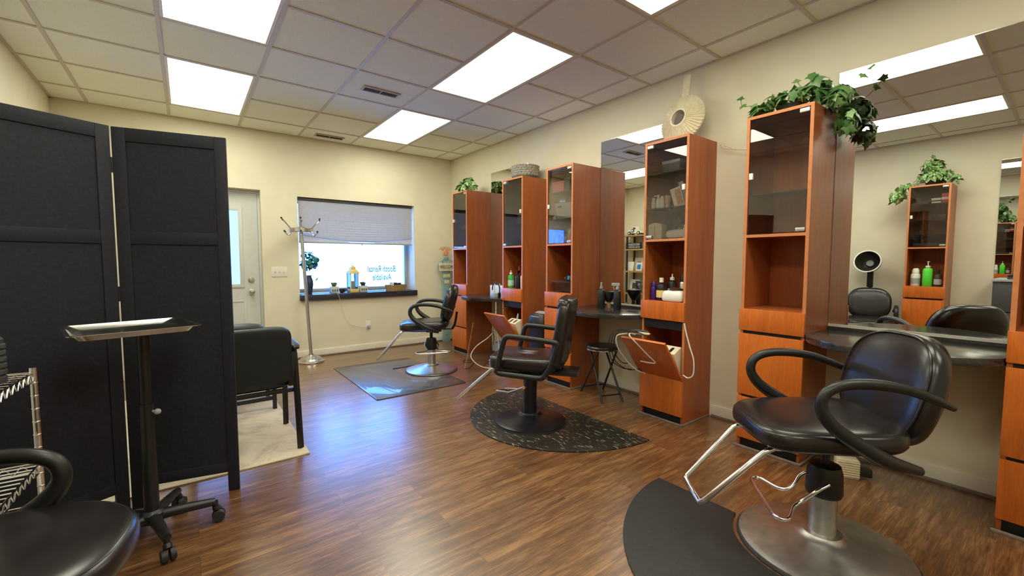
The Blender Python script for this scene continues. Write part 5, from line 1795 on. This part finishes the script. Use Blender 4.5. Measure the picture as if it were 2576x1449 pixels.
for j in range(seqz + 1):
    s = 0.88 + 0.12 * j / seqz
    rings.append([m.bm.verts.new((x * s + (0.002 if (k + j) % 2 else -0.002), y * s + (0.002 if (k + j) % 2 else -0.002), 0.085 * j / seqz)) for k, (x, y) in enumerate(rounded_rect(-0.15, 0.15, -0.085, 0.085, 0.03, 6))])
inn = [m.bm.verts.new((x * 0.95, y * 0.92, 0.085)) for x, y in rounded_rect(-0.15, 0.15, -0.085, 0.085, 0.03, 6)]
inb = [m.bm.verts.new((x * 0.82, y * 0.80, 0.008)) for x, y in rounded_rect(-0.15, 0.15, -0.085, 0.085, 0.03, 6)]
rings += [inn, inb]
for a, b in zip(rings, rings[1:]):
    for k in range(len(a)):
        m._face([a[k], a[(k + 1) % len(a)], b[(k + 1) % len(a)], b[k]])
m._face(rings[-1])
m._face(list(reversed(rings[0])))
m.build('weave', M['wicker'], t)
for k in range(7):
    m = MB()
    mxc = Matrix.Translation((2.36, YF + 0.05, SZ)) @ Matrix.Rotation(R(24), 4, 'Z') @ Matrix.Translation((-0.10 + 0.034 * k, 0.022 * (1 if k % 2 else -1), 0.075 + 0.02 * math.sin(k * 0.5 + 0.4))) @ Matrix.Rotation(R(70 * k), 4, 'Z') @ Matrix.Rotation(R(60), 4, 'Y')
    for j in range(5):
        n = 7 - j
        rr = 0.028 * (1 - (j / 6) ** 1.6)
        for q in range(max(3, n)):
            a = 2 * math.pi * (q + 0.5 * (j % 2)) / max(3, n)
            m.superq((rr * 0.7 * math.cos(a), rr * 0.7 * math.sin(a), -0.02 + 0.012 * j), (rr * 0.5, rr * 0.5, 0.008), 1, 1, 7, 5, mx=mxc)
    tag(m.build('basket_cone', M['brown'] if k % 3 else M['sign_cream']), 'small cone or pod heaped in the wicker basket on the sill', 'pine cone', 'cones in the wicker basket')

# welcome post in the corner
def welcome():
    t = thing('welcome_post', 'weathered blue wooden welcome figure standing in the far corner', 'sign', (3.085, 5.70, 0))
    MB().box(-0.062, 0.062, -0.015, 0.012, 0.0, 1.22).build('post', M['sign_blue'], t, bevel=0.004)
    m = MB()
    m.prism([(-0.062, 1.22), (0.062, 1.22), (0.035, 1.275), (-0.035, 1.275)], -0.012, 0.015, Matrix(((1, 0, 0, 0), (0, 0, -1, 0), (0, 1, 0, 0), (0, 0, 0, 1))))
    m.build('shoulders', M['sign_blue'], t, bevel=0.004)
    sg = MB().box(-0.135, 0.135, -0.04, -0.017, 1.06, 1.18).build('name_board', M['sign_cream'], t, bevel=0.005)
    text('lettering', 'WELCOME', 0.07, M['ink'], sg, (0, -0.0408, 1.12), (R(90), 0, 0), 0.0006, 'CENTER', 0.72)
    m = MB()
    m.superq((0, 0, 1.335), (0.045, 0.02, 0.05), 0.7, 0.8, 20, 12)
    m.build('head', M['peach'], t)
    m = MB()
    for k in range(16):
        a = R(-70 + 140 * k / 15)
        p0 = Vector((0.035 * math.sin(a), 0, 1.36))
        m.tube([p0, p0 + Vector((0.05 * math.sin(a), -0.005, 0.05 * math.cos(a))), p0 + Vector((0.075 * math.sin(a) - 0.01, -0.01, 0.065 * math.cos(a)))], 0.003, 5)
    m.build('straw_hair', M['straw'], t)
    for z, w_, mt in ((0.99, 0.055, 'sign_cream'), (0.90, 0.04, 'sign_cream')):
        m = MB()
        m.box(-w_, w_, -0.024, -0.016, z - 0.03, z + 0.025)
        m.build('patch', M[mt], t, bevel=0.003)
    for sx in (-1, 1):
        m = MB()
        m.tube([(sx * 0.06, -0.01, 1.22), (sx * 0.12, -0.02, 1.19), (sx * 0.15, -0.03, 1.11), (sx * 0.145, -0.035, 1.07)], 0.009, 8, smooth=3)
        m.build('arm', M['sign_blue'], t)
welcome()

# ------------------------------------------------------------------ opposite wall goods (seen in the near mirror)
ox = XL + 0.30
oy = 0.925
bottle('shampoo_bottle', 'lime green pump bottle in the opposite cabinet niche, seen in the mirror', (ox + 0.02, oy + 0.165, NB), 0.30, 0.045, M['lime'], 'pump', M['white'])
bottle('shampoo_bottle', 'white rounded bottle beside the lime one, seen in the mirror', (ox, oy + 0.275, NB), 0.215, 0.044, M['white'], 'flip', M['white'], label_mat=M['grey_plastic'])
bottle('shampoo_bottle', 'brown bottle beside the lime one, seen in the mirror', (ox + 0.02, oy + 0.075, NB), 0.20, 0.036, M['brown'], 'cap', M['black_plastic'], label_mat=M['grey_plastic'])
for k in range(3):
    m = MB()
    m.superq((0, 0, 0), (0.14, 0.145, 0.026), 0.35, 0.3, 30, 12)
    m.superq((0.02, 0, 0.001), (0.13, 0.142, 0.012), 0.35, 0.3, 30, 10)
    o = m.build('folded_towel', M['towel_grey'] if k == 0 else M['towel_dark'])
    o.location = (XL + 0.19, oy + 0.1825, SB + 0.027 + 0.052 * k)
    tag(o, ['folded grey towel at the bottom of the towel stack in the opposite cabinet', 'folded dark towel in the middle of the towel stack in the opposite cabinet', 'folded dark towel on top of the towel stack in the opposite cabinet'][k], 'towel', 'towels in the opposite cabinet')
carton('dark_carton', 'dark carton on the middle shelf of the opposite cabinet', (XL + 0.24, oy + 0.11, 1.697), 0.12, 0.13, 0.06, M['brown'], 0, band=M['dark_grey'])
carton('white_carton', 'white and silver carton on the top shelf of the opposite cabinet', (XL + 0.29, oy + 0.13, 1.892), 0.08, 0.08, 0.06, M['white'], 0, band=M['dark_grey'])
carton('red_carton', 'red carton on the top shelf of the opposite cabinet', (XL + 0.28, oy + 0.055, 1.892), 0.08, 0.06, 0.11, M['red'], 0, band=M['white'])
t = thing('cord_reel', 'dark round reel at the back of the top shelf, opposite cabinet', 'reel', (XL + 0.2, oy + 0.25, 1.892))
mx = Matrix.Translation((0, 0, 0.075)) @ Matrix.Rotation(R(90), 4, 'Y')
MB().lathe([(0, -0.02), (0.072, -0.02), (0.072, 0.02), (0, 0.02)], 30, mx=mx).build('reel', M['dark_grey'], t, bevel=0.003)
MB().lathe([(0, 0.021), (0.03, 0.021), (0.03, 0.026), (0, 0.026)], 24, mx=mx).build('hub', M['black_plastic'], t)
t = thing('drawer_unit', 'dark grey drawer unit by the opposite wall, seen in the near mirror', 'drawers', (XL + 0.002, 0.06, 0))
MB().box(0, 0.36, 0, 0.50, 0.03, 0.985).build('body', M['dark_grey'], t, bevel=0.004)
MB().box(-0.0, 0.375, -0.01, 0.51, 0.985, 1.012).build('top', M['grey_plastic'], t, bevel=0.004)
for k in range(3):
    dw = MB().box(0.361, 0.376, 0.015, 0.485, 0.06 + k * 0.30, 0.345 + k * 0.30).build('drawer', M['dark_grey'], t, bevel=0.003)
    MB().box(0.376, 0.39, 0.18, 0.32, 0.30 + k * 0.30, 0.315 + k * 0.30).build('handle', M['satin'], dw)
for k in range(2):
    o = MB().box(-0.14, 0.14, -0.16, 0.16, 0, 0.022).build('folded_cape', M['towel_dark'] if k else M['dark_grey'], bevel=0.008)
    o.location = (XL + 0.2, 0.30, 1.013 + 0.023 * k)
    tag(o, ['lower folded cape on the opposite drawer unit', 'upper folded cape on the opposite drawer unit'][k], 'cape', 'capes on the drawer unit')

# bookshelf in the front-left corner, seen in the middle mirror
def bookshelf():
    x0, x1, y0, y1 = XL + 0.02, XL + 0.30, 4.93, 5.66
    t = thing('display_shelf', 'black-framed wooden display shelf in the front corner, seen in the middle mirror', 'shelf', (x0, y0, 0))
    for z in (1.73, 1.452, 1.012, 0.57, 0.14):
        MB().box(0, x1 - x0, 0, y1 - y0, z - 0.03, z).build('shelf_board', M['shelf_oak'], t, bevel=0.002)
    for x in (0.0, x1 - x0 - 0.025):
        for y in (0.09, y1 - y0 - 0.12):
            xx = x if x > 0 else 0.0
            MB().box(x0 * 0 + (0.004 if x == 0 else x - 0.02), (0.029 if x == 0 else x + 0.005), y, y + 0.03, 0, 1.70).build('post', M['black_metal'], t)
    return t
bookshelf()
bx = XL + 0.20
def toy_truck():
    t = thing('toy_truck', 'white vintage toy truck on top of the display shelf', 'toy', (bx, 5.40, 1.73))
    m = MB()
    m.box(-0.055, 0.055, -0.155, 0.165, 0.03, 0.075)
    m.box(-0.045, 0.045, 0.055, 0.165, 0.075, 0.105)
    m.build('body', M['white'], t, bevel=0.01)
    m = MB()
    m.box(-0.052, 0.052, -0.05, 0.055, 0.075, 0.165)
    cb = m.build('cab', M['white'], t, bevel=0.012)
    m = MB()
    for sx in (-1, 1):
        m.box(sx * 0.0515 - 0.002, sx * 0.0515 + 0.002, -0.025, 0.03, 0.11, 0.148)
    m.box(-0.035, 0.035, 0.054, 0.057, 0.11, 0.148)
    m.build('windows', M['dark_grey'], cb)
    for sx in (-1, 1):
        for y in (0.115, -0.105):
            w_ = MB().cyl((sx * 0.045, y, 0.036), (sx * 0.068, y, 0.036), 0.036, n=22).build('wheel', M['black_rubber'], t)
            MB().cyl((sx * 0.068, y, 0.036), (sx * 0.071, y, 0.036), 0.018, n=16).build('hubcap', M['white'], w_)
    w_ = MB().cyl((0.052, 0.035, 0.085), (0.068, 0.035, 0.085), 0.032, n=22).build('spare_wheel', M['black_rubber'], t)
    MB().cyl((0.068, 0.035, 0.085), (0.071, 0.035, 0.085), 0.021, n=16).build('hubcap', M['white'], w_)
toy_truck()
t = thing('word_sign', 'black wooden word sign with pale capitals on the second display shelf', 'sign', (bx + 0.04, 5.41, 1.452))
MB().box(-0.01, 0.01, -0.19, 0.19, 0, 0.125).build('board', M['black_metal'], t, bevel=0.003)
text('lettering', 'WITH SCISSORS', 0.066, M['chalk'], t, (0.0104, 0, 0.083), (R(90), 0, R(90)), 0.0006, 'CENTER', 0.62)
text('lettering', 'ME FEEL DANGEROUS', 0.048, M['chalk'], t, (0.0104, 0, 0.033), (R(90), 0, R(90)), 0.0006, 'CENTER', 0.62)
def frame(label, loc, w_, h, mat, pic, lean=10, pw=0.65, ph=0.6, rz=0):
    t = thing('picture_frame', label, 'picture frame', loc, R(rz))
    mx = Matrix.Rotation(R(-lean), 4, 'Y')
    MB().box(-0.008, 0.004, -w_ / 2, w_ / 2, 0.002, h, mx).build('frame', mat, t, bevel=0.003)
    if pic:
        MB().box(0.0042, 0.005, -w_ * pw / 2, w_ * pw / 2, h * (1 - ph) / 2, h * (1 + ph) / 2, mx).build('picture', pic, t)
    return t
frame('plain white card block on the third display shelf', (bx + 0.05, 5.49, 1.012), 0.15, 0.185, M['paper'], None)
frame('cream picture frame with a grey portrait on the third display shelf', (bx - 0.03, 5.35, 1.012), 0.22, 0.27, M['cream'], M['grey_plastic'], 10, 0.4, 0.5)
frame('small framed blue portrait in front of the cream frame', (bx + 0.06, 5.275, 1.012), 0.13, 0.165, M['white'], M['blue'])
frame('white picture frame with a grey photo on the fourth display shelf', (bx - 0.02, 5.44, 0.57), 0.22, 0.27, M['paper'], M['dark_grey'], 10, 0.5, 0.45)
t = frame('dark chalk sign leaning on the fourth display shelf', (bx + 0.05, 5.29, 0.57), 0.17, 0.17, M['dark_grey'], None, 14)
m = MB()
for k in range(5):
    a = 2 * math.pi * k / 5
    m.tube([(0, 0, 0), (0.012, 0.05 * math.cos(a), 0.05 * math.sin(a))], [0.014, 0.005], 8)
o = tag(m.build('starfish', M['mint']), 'teal starfish ornament leaning on the white frame, fourth display shelf', 'ornament')
o.location = (bx + 0.05, 5.415, 0.62)
